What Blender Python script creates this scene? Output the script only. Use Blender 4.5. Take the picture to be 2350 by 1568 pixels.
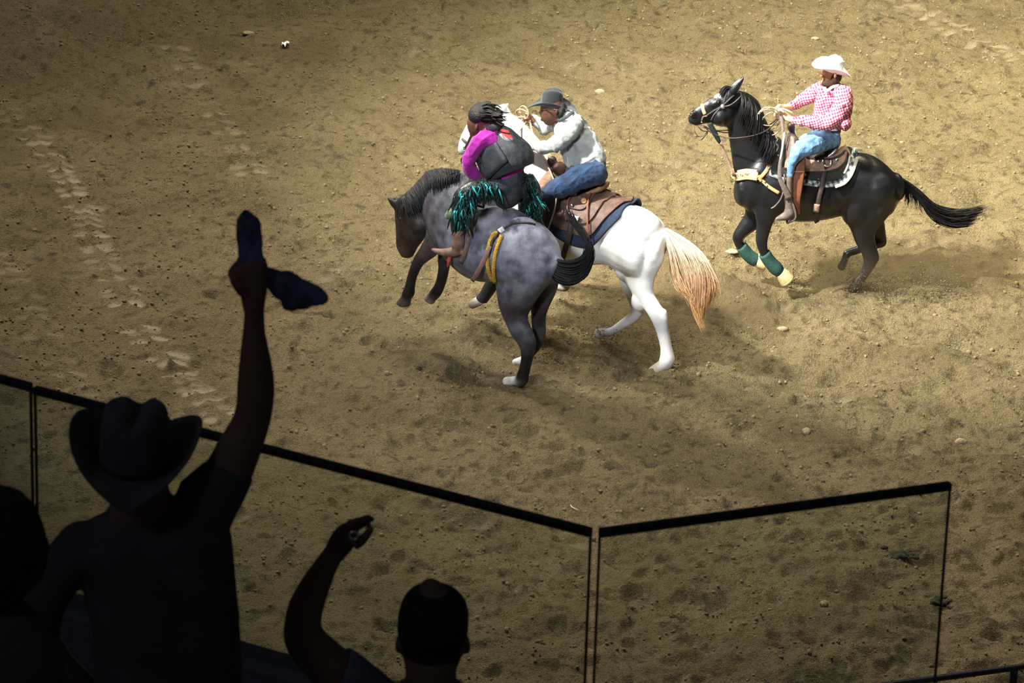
import bpy, bmesh, math, random
import numpy as np
from mathutils import Vector, Matrix
from mathutils.bvhtree import BVHTree

random.seed(7); RNG = np.random.default_rng(11)
SC = bpy.context.scene
COL = SC.collection
for o in list(bpy.data.objects): bpy.data.objects.remove(o)

# ------------------------------------------------------------------ camera
FPX = 9000.0; CX, CY = 1175.0, 784.0
PITCH = math.radians(22.2); ROLL = math.radians(1.75); CAMZ = 15.0
_F = Vector((0, math.cos(PITCH), -math.sin(PITCH)))
_U0 = Vector((0, math.sin(PITCH), math.cos(PITCH)))
_X = Vector((1, 0, 0))
_R = _X*math.cos(ROLL) + _U0*math.sin(ROLL)
_U = -_X*math.sin(ROLL) + _U0*math.cos(ROLL)
CAMP = Vector((0, 0, CAMZ))
cd = bpy.data.cameras.new('camera'); cam = bpy.data.objects.new('camera', cd); COL.objects.link(cam)
cam.matrix_world = Matrix(((_R.x, _U.x, -_F.x, CAMP.x), (_R.y, _U.y, -_F.y, CAMP.y), (_R.z, _U.z, -_F.z, CAMP.z), (0, 0, 0, 1)))
cd.sensor_width = 36.0; cd.lens = 36.0*FPX/2350.0
cd.clip_start = 0.1; cd.clip_end = 400
cd.dof.use_dof = True; cd.dof.focus_distance = 41.5; cd.dof.aperture_fstop = 15.0
SC.camera = cam

# ------------------------------------------------------------------ world, lamps, exposure
SC.view_settings.view_transform = 'Standard'; SC.view_settings.look = 'None'
SC.view_settings.gamma = 1.0; SC.view_settings.exposure = 0.0
SC.view_settings.use_curve_mapping = False
W = bpy.data.worlds.new('arena_air'); SC.world = W; W.use_nodes = True
W.node_tree.nodes['Background'].inputs[0].default_value = (0.72, 0.74, 0.85, 1)
W.node_tree.nodes['Background'].inputs[1].default_value = 0.022
def spot(name, loc, aim, power, color, size_deg, blend, radius):
    l = bpy.data.lights.new(name, 'SPOT'); o = bpy.data.objects.new(name, l); COL.objects.link(o)
    o.location = loc; d = Vector(aim)-Vector(loc)
    o.rotation_euler = d.to_track_quat('-Z', 'Y').to_euler()
    l.energy = power; l.color = color; l.spot_size = math.radians(size_deg); l.spot_blend = blend
    l.shadow_soft_size = radius
    return o
spot('arena_spot_or_fill', (-8.5, 32.0, 16.0), (6.5, 43.3, 0), 76000, (1.0, 0.97, 0.86), 45, 1.0, 0.45)
spot('arena_spot_or_fill', (10.0, 46.0, 19.0), (7.0, 45.0, 0), 38000, (1.0, 0.91, 0.56), 62, 1.0, 4.0)
spot('arena_spot_or_fill', (-16.0, 51.0, 17.0), (6.5, 35.0, 0), 30000, (1.0, 0.88, 0.75), 48, 1.0, 1.0)
spot('arena_spot_or_fill', (-2.0, 43.5, 22.0), (-1.0, 41.5, 0), 15500, (1.0, 0.91, 0.82), 95, 1.0, 3.0)
spot('arena_spot_or_fill', (5.0, 33.0, 20.0), (3.5, 33.0, 0), 6500, (1.0, 0.88, 0.74), 50, 1.0, 2.5)  # added overhead fill that lifts the near dirt, not a known lamp
spot('arena_spot_or_fill', (-7.0, 14.0, 15.0), (2.6, 39.8, 0.6), 18500, (0.93, 0.96, 1.0), 26, 1.0, 1.5)
spot('stand_fill', (-4.5, 5.0, 15.5), (-0.6, 9.0, 11.0), 60, (0.74, 0.80, 1.0), 80, 1.0, 0.5)  # added dim bluish fill so the spectators show; no lamp known there

# ------------------------------------------------------------------ helpers
def ray(px, py):
    return _F + _R*((px-CX)/FPX) + _U*((CY-py)/FPX)
def at_y(px, py, y):
    d = ray(px, py); return CAMP + d*(y/d.y)
def at_z(px, py, z=0.0):
    d = ray(px, py); return CAMP + d*((z-CAMZ)/d.z)
def srgb(r, g, b):
    f = lambda c: (c/12.92 if c <= 0.04045 else ((c+0.055)/1.055)**2.4)
    return (f(r/255.), f(g/255.), f(b/255.))

def mat(name, col, rough=0.7, metal=0.0, var=0.25, scale=30.0, bump=0.0, bscale=120.0, sheen=0.0, coords='Object', spec=0.4):
    m = bpy.data.materials.new(name); m.use_nodes = True; nt = m.node_tree; N = nt.nodes; L = nt.links
    b = N['Principled BSDF']; b.inputs['Roughness'].default_value = rough; b.inputs['Metallic'].default_value = metal
    b.inputs['Specular IOR Level'].default_value = spec
    if sheen: b.inputs['Sheen Weight'].default_value = sheen
    tc = N.new('ShaderNodeTexCoord'); no = N.new('ShaderNodeTexNoise'); no.inputs['Scale'].default_value = scale
    no.inputs['Detail'].default_value = 5; L.new(tc.outputs[coords], no.inputs['Vector'])
    mx = N.new('ShaderNodeMix'); mx.data_type = 'RGBA'
    mx.inputs[6].default_value = (*[c*(1-var) for c in col], 1); mx.inputs[7].default_value = (*[min(1, c*(1+var)) for c in col], 1)
    rp = N.new('ShaderNodeMapRange'); rp.inputs[1].default_value = 0.3; rp.inputs[2].default_value = 0.7
    L.new(no.outputs['Fac'], rp.inputs[0]); L.new(rp.outputs[0], mx.inputs[0]); L.new(mx.outputs[2], b.inputs['Base Color'])
    if bump:
        n2 = N.new('ShaderNodeTexNoise'); n2.inputs['Scale'].default_value = bscale; n2.inputs['Detail'].default_value = 3
        L.new(tc.outputs[coords], n2.inputs['Vector'])
        bp = N.new('ShaderNodeBump'); bp.inputs['Strength'].default_value = bump; bp.inputs['Distance'].default_value = 0.02
        L.new(n2.outputs['Fac'], bp.inputs['Height']); L.new(bp.outputs[0], b.inputs['Normal'])
    return m

def coat(name, rough=0.45, var=0.2, scale=18.0, spec=0.45, bump=0.15, mottle=0.0, sheen=0.0):
    """animal coat: the hair colour comes from the colour attribute, with noise variation and a short hair relief"""
    m = bpy.data.materials.new(name); m.use_nodes = True; nt = m.node_tree; N = nt.nodes; L = nt.links
    b = N['Principled BSDF']; b.inputs['Roughness'].default_value = rough; b.inputs['Specular IOR Level'].default_value = spec
    if sheen: b.inputs['Sheen Weight'].default_value = sheen
    at = N.new('ShaderNodeAttribute'); at.attribute_name = 'Col'
    tc = N.new('ShaderNodeTexCoord'); no = N.new('ShaderNodeTexNoise'); no.inputs['Scale'].default_value = scale; no.inputs['Detail'].default_value = 6
    L.new(tc.outputs['Object'], no.inputs['Vector'])
    rp = N.new('ShaderNodeMapRange'); rp.inputs[1].default_value = 0.3; rp.inputs[2].default_value = 0.7
    rp.inputs[3].default_value = 1-var; rp.inputs[4].default_value = 1+var
    L.new(no.outputs['Fac'], rp.inputs[0])
    mx = N.new('ShaderNodeMix'); mx.data_type = 'RGBA'; mx.blend_type = 'MULTIPLY'; mx.inputs[0].default_value = 1.0
    L.new(at.outputs['Color'], mx.inputs[6]); L.new(rp.outputs[0], mx.inputs[7]); L.new(mx.outputs[2], b.inputs['Base Color'])
    n2 = N.new('ShaderNodeTexNoise'); n2.inputs['Scale'].default_value = 90; n2.inputs['Detail'].default_value = 3
    L.new(tc.outputs['Object'], n2.inputs['Vector'])
    bp = N.new('ShaderNodeBump'); bp.inputs['Strength'].default_value = bump; bp.inputs['Distance'].default_value = 0.02
    L.new(n2.outputs['Fac'], bp.inputs['Height']); L.new(bp.outputs[0], b.inputs['Normal'])
    return m

def link(name, me, m=None, parent=None, smooth=True):
    o = bpy.data.objects.new(name, me); COL.objects.link(o)
    if m is not None:
        me.materials.clear()
        for x in (m if isinstance(m, (list, tuple)) else [m]): me.materials.append(x)
    if smooth: me.polygons.foreach_set('use_smooth', [True]*len(me.polygons))
    if parent is not None:
        o.parent = parent; o.matrix_parent_inverse = parent.matrix_world.inverted()
    return o
def tag(o, label, cat, group=None, kind=None):
    o['label'] = label; o['category'] = cat
    if group: o['group'] = group
    if kind: o['kind'] = kind
    return o
def root(name, loc, label, cat, group=None):
    e = bpy.data.objects.new(name, None); COL.objects.link(e); e.location = loc; e.empty_display_size = 0.2
    e.matrix_world = Matrix.Translation(loc)
    return tag(e, label, cat, group)

def mesh_from(vs, fs, name='m'):
    me = bpy.data.meshes.new(name); me.from_pydata([tuple(v) for v in vs], [], fs); me.update(); return me

class Fig:
    """A figure's own frame: photo pixels become points on the figure's heading plane, shifted sideways by s metres (+ is away)."""
    def __init__(self, y0, xr, k=0.0, scale=214.0): self.y0, self.xr, self.k, self.sc = y0, xr, k, scale
    def P(self, x, y, s=0.0):
        return at_y(x, y, self.y0 + self.k*(x-self.xr)/self.sc + s)

def catmull(a, t):
    a = np.asarray(a, float); n = len(a)
    i = np.clip(np.floor(t).astype(int), 0, n-2); f = (t-i)[:, None]
    p0 = a[np.clip(i-1, 0, n-1)]; p1 = a[i]; p2 = a[i+1]; p3 = a[np.clip(i+2, 0, n-1)]
    p0 = np.where((i == 0)[:, None], 2*p1-p2, p0); p3 = np.where((i == n-2)[:, None], 2*p2-p1, p3)
    return 0.5*((2*p1)+(-p0+p2)*f+(2*p0-5*p1+4*p2-p3)*f**2+(-p0+3*p1-3*p2+p3)*f**3)

class MB:
    def __init__(self): self.v = []; self.f = []; self.c = []; self.rings = []
    def add(self, vs, fs):
        o = len(self.v); self.v.extend(vs); self.f.extend([tuple(i+o for i in f) for f in fs])
    def mesh(self, name='m'): return mesh_from(self.v, self.f, name)
    def grid(self, rows, cols, closed, caps=True, base=None):
        pass

def tube_world(mb, C, Uv, Vv, n=14, caps=True, col=None, power=1.0):
    """closed tube through centres C with half axes Uv, Vv (arrays)"""
    m = len(C); o = len(mb.v)
    for i in range(m):
        for j in range(n):
            a = 2*math.pi*j/n; ca, sa = math.cos(a), math.sin(a)
            if power != 1.0:
                ca = math.copysign(abs(ca)**power, ca); sa = math.copysign(abs(sa)**power, sa)
            mb.v.append(C[i]+Uv[i]*ca+Vv[i]*sa)
    for i in range(m-1):
        for j in range(n):
            a = o+i*n+j; b = o+i*n+(j+1) % n
            mb.f.append((a, b, b+n, a+n))
    if caps:
        mb.f.append(tuple(o+j for j in range(n))[::-1]); mb.f.append(tuple(o+(m-1)*n+j for j in range(n)))
    if col is not None:
        for i in range(m): mb.rings.append((C[i], max(np.linalg.norm(Uv[i]), 1e-4), col[i] if hasattr(col[0], '__len__') else col))

def resolve(fig, secs):
    """section tuples -> arrays of pair-points and width ratio.  (xa,ya,xb,yb,s[,w]) or (x,y,r,s[,w]) tagged by mode"""
    pairs = []
    if len(secs[0]) >= 5 and secs[0][4] is not None and len(secs[0]) >= 6 or len(secs[0]) == 6:
        for q in secs: pairs.append((q[0], q[1], q[2], q[3], q[4], q[5] if len(q) > 5 else 1.0))
    else:
        pts = np.array([(q[0], q[1]) for q in secs], float)
        for i, q in enumerate(secs):
            a = pts[max(i-1, 0)]; b = pts[min(i+1, len(pts)-1)]
            t = b-a; t = t/(np.linalg.norm(t)+1e-9); nx, ny = t[1], -t[0]
            r = q[2]; s = q[3]; w = q[4] if len(q) > 4 else 1.0
            pairs.append((q[0]+nx*r, q[1]+ny*r, q[0]-nx*r, q[1]-ny*r, s, w))
    return pairs

def tube(mb, fig, secs, n=16, sub=5, round_ends=(True, True), col=None, shrink=1.0, power=1.0):
    """tapered organic tube. secs: 6-tuples (xa,ya,xb,yb,s,w) or 4/5-tuples (x,y,r,s[,w])"""
    pairs = resolve(fig, secs)
    A = np.array([fig.P(p[0], p[1], p[4]) for p in pairs]); B = np.array([fig.P(p[2], p[3], p[4]) for p in pairs])
    w = np.array([[p[5]] for p in pairs])
    m = len(pairs); t = np.linspace(0, m-1, (m-1)*sub+1)
    A = catmull(A, t); B = catmull(B, t); w = catmull(w, t)
    C = (A+B)/2; Uv = (A-B)/2*shrink
    T = np.gradient(C, axis=0); T /= np.linalg.norm(T, axis=1)[:, None]+1e-9
    Vv = np.cross(T, Uv); r = np.linalg.norm(Uv, axis=1)[:, None]
    Vv = Vv/(np.linalg.norm(Vv, axis=1)[:, None]+1e-9)*r*w
    cols = None
    if col is not None:
        if hasattr(col[0], '__len__'):
            cols = catmull(np.array(col, float), t).clip(0, 1)
        else: cols = np.array([col]*len(t), float)
    # rounded ends
    def ext(idx, sgn):
        rr = float(min(r[idx][0], np.linalg.norm(Vv[idx])))
        cs, us, vs = [], [], []
        for k in (0.5, 0.8, 0.96):
            cs.append(C[idx]+T[idx]*sgn*rr*k*0.85); f = math.sqrt(1-k*k); us.append(Uv[idx]*f); vs.append(Vv[idx]*f)
        return cs, us, vs
    Cl, Ul, Vl = list(C), list(Uv), list(Vv); cl = list(cols) if cols is not None else None
    if round_ends[1]:
        a, b, c = ext(-1, 1); Cl += a; Ul += b; Vl += c
        if cl is not None: cl += [cl[-1]]*3
    if round_ends[0]:
        a, b, c = ext(0, -1); Cl = a[::-1]+Cl; Ul = b[::-1]+Ul; Vl = c[::-1]+Vl
        if cl is not None: cl = [cl[0]]*3+cl
    tube_world(mb, Cl, Ul, Vl, n, True, cl, power)

def blob(mb, fig, x, y, rx, ry, ang, s, rz, col=None, n=12):
    """ellipsoid: half sizes rx, ry in pixels turned by ang degrees in the picture plane, rz metres deep"""
    c = np.array(fig.P(x, y, s)); a = math.radians(ang)
    ux = np.array(fig.P(x+rx*math.cos(a), y+rx*math.sin(a), s))-c; ux[1] = 0
    uy = np.array(fig.P(x-ry*math.sin(a), y+ry*math.cos(a), s))-c; uy[1] = 0
    # keep heading-plane skew
    C, U, V = [], [], []
    for k in range(n+1):
        th = math.pi*k/n; f = max(math.sin(th), 0.03)
        C.append(c-ux*math.cos(th)); U.append(uy*f); V.append(np.array([0, rz, 0])*f)
    tube_world(mb, C, U, V, 14, True, col if col is None else np.array([col]*(n+1), float))

def remesh(mb, voxel=0.014, smooth=5, name='body', factor=0.5, soft=0):
    soft = soft//3
    me = mb.mesh('tmp'); o = bpy.data.objects.new('tmp', me); COL.objects.link(o)
    bm = bmesh.new(); bm.from_mesh(me); bmesh.ops.recalc_face_normals(bm, faces=bm.faces); bm.to_mesh(me); bm.free()
    r = o.modifiers.new('r', 'REMESH'); r.mode = 'VOXEL'; r.voxel_size = voxel; r.adaptivity = 0.0
    if smooth:
        s = o.modifiers.new('s', 'SMOOTH'); s.factor = factor; s.iterations = smooth
    dg = bpy.context.evaluated_depsgraph_get(); dg.update()
    out = bpy.data.meshes.new_from_object(o.evaluated_get(dg)); out.name = name
    bpy.data.objects.remove(o); bpy.data.meshes.remove(me)
    if soft and mb.rings:
        V = verts(out); C = np.array([r[0] for r in mb.rings]); R = np.array([r[1] for r in mb.rings]); wt = np.empty(len(V))
        for i in range(0, len(V), 4000):
            d = np.linalg.norm(V[i:i+4000, None]-C[None], axis=2)/R[None]; w = np.exp(-6*(d-d.min(axis=1)[:, None])); w /= w.sum(1)[:, None]; wt[i:i+4000] = w@R
        wt = np.clip((wt-.075)/.09, 0, 1)[:, None]
        E = np.empty(len(out.edges)*2, np.int32); out.edges.foreach_get('vertices', E); E = E.reshape(-1, 2); deg = np.bincount(E.ravel(), minlength=len(V))[:, None]
        for _ in range(soft):
            acc = np.stack([np.bincount(E[:, 0], V[E[:, 1], k], len(V))+np.bincount(E[:, 1], V[E[:, 0], k], len(V)) for k in range(3)], 1)
            V = V+wt*.6*(acc/np.maximum(deg, 1)-V)
        out.vertices.foreach_set('co', V.ravel()); out.update()
    return out

def patch(name, bvh, corn, nu, nv, off, thick, m, parent, near=None):
    g = []
    for i in range(nu+1):
        for j in range(nv+1):
            u, v = i/nu, j/nv; q = [corn[0][k]*(1-u)*(1-v)+corn[1][k]*u*(1-v)+corn[2][k]*u*v+corn[3][k]*(1-u)*v for k in (0, 1)]
            g.append(cast(bvh, q[0], q[1], off))
    o = link(name, mesh_from(g, [(i*(nv+1)+j, (i+1)*(nv+1)+j, (i+1)*(nv+1)+j+1, i*(nv+1)+j+1) for i in range(nu) for j in range(nv)]), m, parent)
    s = o.modifiers.new('t', 'SOLIDIFY'); s.thickness = thick; s.offset = 0; return o
def verts(me):
    a = np.empty(len(me.vertices)*3); me.vertices.foreach_get('co', a); return a.reshape(-1, 3)

def wrinkle(me, amp, scale, seed=0, stretch=(1, 1, 2.2)):
    """soft cloth folds pushed into the mesh itself"""
    V = verts(me); Nn = np.empty(len(V)*3); me.vertices.foreach_get('normal', Nn); Nn = Nn.reshape(-1, 3); q = V/np.array(stretch)
    a = 1-2*np.abs(vnoise(q[:, 0]+q[:, 2]*.7, q[:, 2]-q[:, 0]*.6+q[:, 1], scale, 90+seed)); b = vnoise(V[:, 0]+V[:, 1], V[:, 2], scale*.5, 91+seed)
    me.vertices.foreach_set('co', (V+Nn*(amp*(a*.8+b*.4))[:, None]).ravel()); me.update(); return me
def paint(me, rings, sharp=3.0, post=None):
    """hair/skin colour per vertex from the nearest body sections"""
    V = verts(me); C = np.array([r[0] for r in rings]); R = np.array([r[1] for r in rings]); K = np.array([r[2] for r in rings], float)
    out = np.ones((len(V), 4)); step = 4000
    for i in range(0, len(V), step):
        d = np.linalg.norm(V[i:i+step, None]-C[None], axis=2)/R[None]
        d -= d.min(axis=1)[:, None]
        w = np.exp(-sharp*d*2); w /= w.sum(axis=1)[:, None]
        out[i:i+step, :3] = w@K
    if post is not None: out[:, :3] = post(V, out[:, :3])
    at = me.color_attributes.new('Col', 'FLOAT_COLOR', 'POINT'); at.data.foreach_set('color', out.ravel())

YREF = 39.0
def bvh_of(me):
    global YREF
    YREF = float(verts(me)[:, 1].mean())-0.2
    return BVHTree.FromPolygons([v.co.copy() for v in me.vertices], [tuple(p.vertices) for p in me.polygons])
def cast(bvh, px, py, off=0.0, near=None):
    """point on a body's surface under a line of sight, lifted off along the surface normal"""
    d = ray(px, py).normalized(); h = bvh.ray_cast(CAMP, d)
    if h[0] is None:
        h = bvh.find_nearest(near if near is not None else at_y(px, py, YREF))
    nrm = h[1] if h[1].dot(d) < 0 else -h[1]
    return h[0]+nrm*off

def ribbon(mb, pts, width, thick, nrm=None, sub=4, n=8, power=0.55):
    """flat strap through world points"""
    P = np.array([tuple(p) for p in pts], float); m = len(P)
    t = np.linspace(0, m-1, (m-1)*sub+1); P = catmull(P, t)
    wd = np.interp(t, np.arange(m), np.broadcast_to(np.asarray(width, float), (m,)))
    T = np.gradient(P, axis=0); T /= np.linalg.norm(T, axis=1)[:, None]+1e-9
    if nrm is None:
        Nv = np.array(CAMP)[None]-P
    else:
        Nv = np.broadcast_to(np.asarray(nrm, float), P.shape) if np.ndim(nrm) == 1 else catmull(np.asarray(nrm, float), t)
    Nv = Nv-T*np.sum(Nv*T, axis=1)[:, None]; Nv /= np.linalg.norm(Nv, axis=1)[:, None]+1e-9
    S = np.cross(T, Nv)
    tube_world(mb, P, S*wd[:, None]/2, Nv*thick/2, n, True, None, power)
def rod(mb, pts, r, sub=4, n=8):
    P = np.array([tuple(p) for p in pts], float); m = len(P)
    t = np.linspace(0, m-1, (m-1)*sub+1); P = catmull(P, t)
    rr = np.interp(t, np.arange(m), np.broadcast_to(np.asarray(r, float), (m,)))
    T = np.gradient(P, axis=0); T /= np.linalg.norm(T, axis=1)[:, None]+1e-9
    ref = np.array([0, 0, 1.0]) if abs(T[:, 2]).mean() < 0.8 else np.array([0, 1.0, 0])
    S = np.cross(T, ref); S /= np.linalg.norm(S, axis=1)[:, None]+1e-9; Q = np.cross(T, S)
    tube_world(mb, P, S*rr[:, None], Q*rr[:, None], n)

def strands(fig, guides, n, r0=0.004, r1=0.0012, jit=3.0, seg=10, sj=0.03, curl=0.0, colA=None, colB=None, tipvar=0.25, seed=3):
    """hair: many thin tapering locks between guide curves given as [(x,y,s),...] (same length each)"""
    rg = np.random.default_rng(seed); G = np.array(guides, float)   # (g, k, 3)
    g, k, _ = G.shape; mbv = []; mbf = []; cols = []
    for q in range(n):
        u = rg.random()*(g-1); i = min(int(u), g-2) if g > 1 else 0; f = u-i
        c = G[i]*(1-f)+G[min(i+1, g-1)]*f
        c = c.copy(); ramp = np.linspace(0.15, 1.0, k)[:, None]
        c[:, :2] += rg.normal(0, jit, (1, 2))*ramp + rg.normal(0, jit*0.35, (k, 2))*ramp
        c[:, 2] += rg.normal(0, sj, 1)*ramp[:, 0] + rg.normal(0, sj*0.3, k)*ramp[:, 0]
        tm = (k-1)*(1-tipvar*rg.random()**1.5)
        t = np.linspace(0, tm, seg); p = catmull(c, t)
        if curl: p[:, :2] += curl*np.stack([np.sin(t*2.2+q), np.cos(t*2.7+q)], 1)*(t/(k-1))[:, None]
        W3 = np.array([fig.P(*z) for z in p])
        T = np.gradient(W3, axis=0); T /= np.linalg.norm(T, axis=1)[:, None]+1e-9
        S = np.cross(T, np.array([0, 1.0, 0.2])); S /= np.linalg.norm(S, axis=1)[:, None]+1e-9; Q = np.cross(T, S)
        rr = (r0*(1-t/(k-1))+r1*(t/(k-1)))*rg.uniform(0.7, 1.4); rr[-1] = 0.0004
        o = len(mbv)
        for a in range(seg):
            for b in range(3):
                th = 2*math.pi*b/3
                mbv.append(W3[a]+S[a]*rr[a]*math.cos(th)+Q[a]*rr[a]*math.sin(th))
            if colA is not None:
                z = t[a]/(k-1); cc = np.array(colA)*(1-z)+np.array(colB)*z; cc = cc*rg.uniform(0.85, 1.15) if a == 0 else cc
                cols += [cc]*3
        for a in range(seg-1):
            for b in range(3):
                x = o+a*3+b; y = o+a*3+(b+1) % 3
                mbf.append((x, y, y+3, x+3))
    me = mesh_from(mbv, mbf, 'hair')
    if colA is not None:
        at = me.color_attributes.new('Col', 'FLOAT_COLOR', 'POINT')
        c4 = np.ones((len(mbv), 4)); c4[:, :3] = np.clip(np.array(cols), 0, 1); at.data.foreach_set('color', c4.ravel())
    return me

def sphere_mesh(c, r, n=10, sc=(1, 1, 1)):
    bm = bmesh.new(); bmesh.ops.create_uvsphere(bm, u_segments=n+2, v_segments=n, radius=r)
    for v in bm.verts: v.co = Vector((v.co.x*sc[0], v.co.y*sc[1], v.co.z*sc[2]))+Vector(c)
    me = bpy.data.meshes.new('s'); bm.to_mesh(me); bm.free(); return me
def box_between(mb, a, b, half_w, half_h, up=Vector((0, 0, 1))):
    a = Vector(a); b = Vector(b); t = (b-a).normalized(); s = t.cross(up).normalized(); u = s.cross(t)
    vs = []
    for p in (a, b):
        for i, j in ((-1, -1), (1, -1), (1, 1), (-1, 1)): vs.append(p+s*i*half_w+u*j*half_h)
    mb.add(vs, [(0, 3, 2, 1), (4, 5, 6, 7), (0, 1, 5, 4), (1, 2, 6, 5), (2, 3, 7, 6), (3, 0, 4, 7)])
# ================================================================== arena floor
def vnoise(X, Y, scale, seed):
    rg = np.random.default_rng(seed); T = rg.random((256, 256))
    x = X/scale; y = Y/scale; xi = np.floor(x).astype(int); yi = np.floor(y).astype(int); fx = x-xi; fy = y-yi
    fx = fx*fx*fx*(fx*(fx*6-15)+10); fy = fy*fy*fy*(fy*(fy*6-15)+10)
    g = lambda a, b: T[a % 256, b % 256]
    return (g(xi, yi)*(1-fx)*(1-fy)+g(xi+1, yi)*fx*(1-fy)+g(xi, yi+1)*(1-fx)*fy+g(xi+1, yi+1)*fx*fy)*2-1
def sstep(a, b, x):
    t = np.clip((x-a)/(b-a), 0, 1); return t*t*(3-2*t)

GX0, GX1, GY0, GY1 = -8.6, 8.6, 27.6, 53.0
NX, NY = 900, 860
gx = np.linspace(GX0, GX1, NX); gy = np.linspace(GY0, GY1, NY)
X, Y = np.meshgrid(gx, gy)
# rotate lattice a little so that the noise has no grid direction
Xr, Yr = X*0.83+Y*0.56, -X*0.56+Y*0.83
H = np.zeros_like(X)
for sc, am, sd in ((2.3, .045, 1), (0.9, .050, 2), (0.42, .052, 3), (0.2, .033, 4), (0.1, .018, 5), (0.05, .0075, 6)):
    H += am*vnoise(Xr+sd*7.3, Yr-sd*3.1, sc, sd)
# clods: sharp positive lumps, clustered
for sc, am, sd in ((0.16, .030, 21), (0.09, .022, 22), (0.055, .014, 23)):
    n = vnoise(X*0.9+Y*0.2, Y-0.3*X, sc, sd); H += am*np.clip(n-0.35, 0, 1)*(0.6+0.6*vnoise(X, Y, 0.8, sd+9))
H += 0.0055*np.random.default_rng(77).normal(0, 1, X.shape)*(0.5+0.5*sstep(-.3, .5, vnoise(X, Y, 0.6, 40)))
# harrow furrows: run from the upper left to the lower right, fading to the right
u = np.array([0.61, -0.79]); wv = np.array([0.79, 0.61])
q = X*wv[0]+Y*wv[1]+0.10*vnoise(X, Y, 0.9, 30)+0.22*vnoise(X, Y, 2.2, 31)+0.05*vnoise(X, Y, 0.6, 32)
fade = (1-sstep(-1.2, 1.6, X-0.15*(Y-38)))*(0.35+0.65*sstep(-0.5, 0.4, vnoise(X, Y, 2.8, 33)))
H *= 1-0.45*fade
irr = 0.35+0.65*sstep(-0.6, 0.7, vnoise(X, Y, 0.7, 34)+0.6*vnoise(X, Y, 0.3, 38))
H += fade*irr*(0.024*np.sin(q*2*math.pi/0.27+0.9*vnoise(X, Y, 0.5, 39))+0.020*np.sin(q*2*math.pi/0.66+1.0))
# softer crossing ruts near the rail
q2 = Y*0.97+X*0.24+0.25*vnoise(X, Y, 1.9, 35)
H += (1-sstep(33.0, 37.0, Y))*0.011*np.sin(q2*2*math.pi/0.75+2*vnoise(X, Y, 1.1, 36))
PACK = np.zeros_like(X)
rg = np.random.default_rng(5)
def stamp(cx, cy, a, b, ang, depth, rim, pack, flat=False):
    R = max(a, b)*2.2
    i0, i1 = np.searchsorted(gx, (cx-R, cx+R)); j0, j1 = np.searchsorted(gy, (cy-R, cy+R))
    if i1-i0 < 2 or j1-j0 < 2: return
    x = X[j0:j1, i0:i1]-cx; y = Y[j0:j1, i0:i1]-cy
    c, s = math.cos(ang), math.sin(ang)
    d = np.sqrt(((x*c+y*s)/a)**2+((-x*s+y*c)/b)**2)
    m = (1-sstep(0.7, 1.05, d)) if flat else np.clip(1-d*d/1.2, 0, 1)**1.3
    if flat:
        h0 = H[j0:j1, i0:i1]; tgt = h0.mean()-depth
        H[j0:j1, i0:i1] = h0*(1-m*0.85)+tgt*m*0.85
    else:
        H[j0:j1, i0:i1] -= depth*m
    H[j0:j1, i0:i1] += rim*np.exp(-((d-1.25)/0.28)**2)*(0.5+0.5*np.sign(y*0.6+x*0.4+0.02))
    PACK[j0:j1, i0:i1] = np.maximum(PACK[j0:j1, i0:i1], m*pack)
for _ in range(1500):      # hoof prints
    cx = rg.uniform(GX0, GX1); cy = rg.uniform(GY0, GY1)
    dens = 0.25+0.75*float(sstep(-2.0, 2.0, np.array(cx)))
    if cy < 36: dens = max(dens, 0.8)
    if rg.random() > dens: continue
    r = rg.uniform(0.06, 0.13); stamp(cx, cy, r, r*rg.uniform(0.75, 1.2), rg.uniform(0, 3.1), rg.uniform(0.03, 0.075), rg.uniform(0.008, 0.026), rg.choice([0, 0, 0, 0.1, 0.3]))
for _ in range(420):       # broad scrapes and slides
    cx = rg.uniform(GX0, GX1); cy = rg.uniform(GY0, GY1)
    if cx < -1 and cy > 37: continue
    r = rg.uniform(0.14, 0.3); stamp(cx, cy, r, r*rg.uniform(0.3, 0.6), rg.uniform(-0.5, 0.5), rg.uniform(0.018, 0.045), rg.uniform(0.010, 0.024), 0)
def trail(pix, nper, w, pk):
    pts = [at_z(*p) for p in pix]
    for a, b in zip(pts[:-1], pts[1:]):
        d = b-a; L = d.length; ang = math.atan2(d.y, d.x)
        for k in range(int(L*nper)):
            t = (k+rg.random()*0.6)/(L*nper); c = a+d*t; pk2 = pk*rg.uniform(0.35, 1.0)
            if rg.random() < 0.22: continue
            px_, py_ = -math.sin(ang), math.cos(ang)
            o = w*rg.uniform(0.5, 1.1)
            stamp(c.x+px_*o, c.y+py_*o, rg.uniform(.10, .17), rg.uniform(.05, .065), ang+0.75+rg.normal(0, .2), 0.012, 0.008, pk2, True)
            stamp(c.x-px_*o, c.y-py_*o, rg.uniform(.06, .085), rg.uniform(.07, .11), ang+rg.normal(0, .3), 0.012, 0.008, pk2*0.9, True)
trail([(50, 270), (120, 360), (185, 470), (215, 560), (265, 650), (300, 730), (360, 800), (450, 900), (540, 980)], 5.2, 0.13, 1.0)
trail([(400, 110), (470, 220), (530, 320), (590, 420)], 4.5, 0.13, 0.6)
trail([(2020, -30), (2130, 40), (2240, 90), (2400, 150)], 5.0, 0.15, 0.8)
trail([(-40, 560), (40, 640), (90, 760), (170, 880), (250, 960)], 4.0, 0.12, 0.5)
trail([(0, 230), (60, 300)], 4.0, 0.1, 0.5)
# dirt thrown into heaps behind the hooves
def heap(px, py, r, h):
    c = at_z(px, py); d2 = ((X-c.x)**2+((Y-c.y)*0.8)**2)/r**2
    global H
    H = H+h*np.exp(-d2)*(0.7+0.6*vnoise(X, Y, 0.18, 51))
heap(1520, 890, .30, .05); heap(1690, 640, .5, .04); heap(2100, 690, .45, .05); heap(1180, 900, .25, .03)

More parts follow.
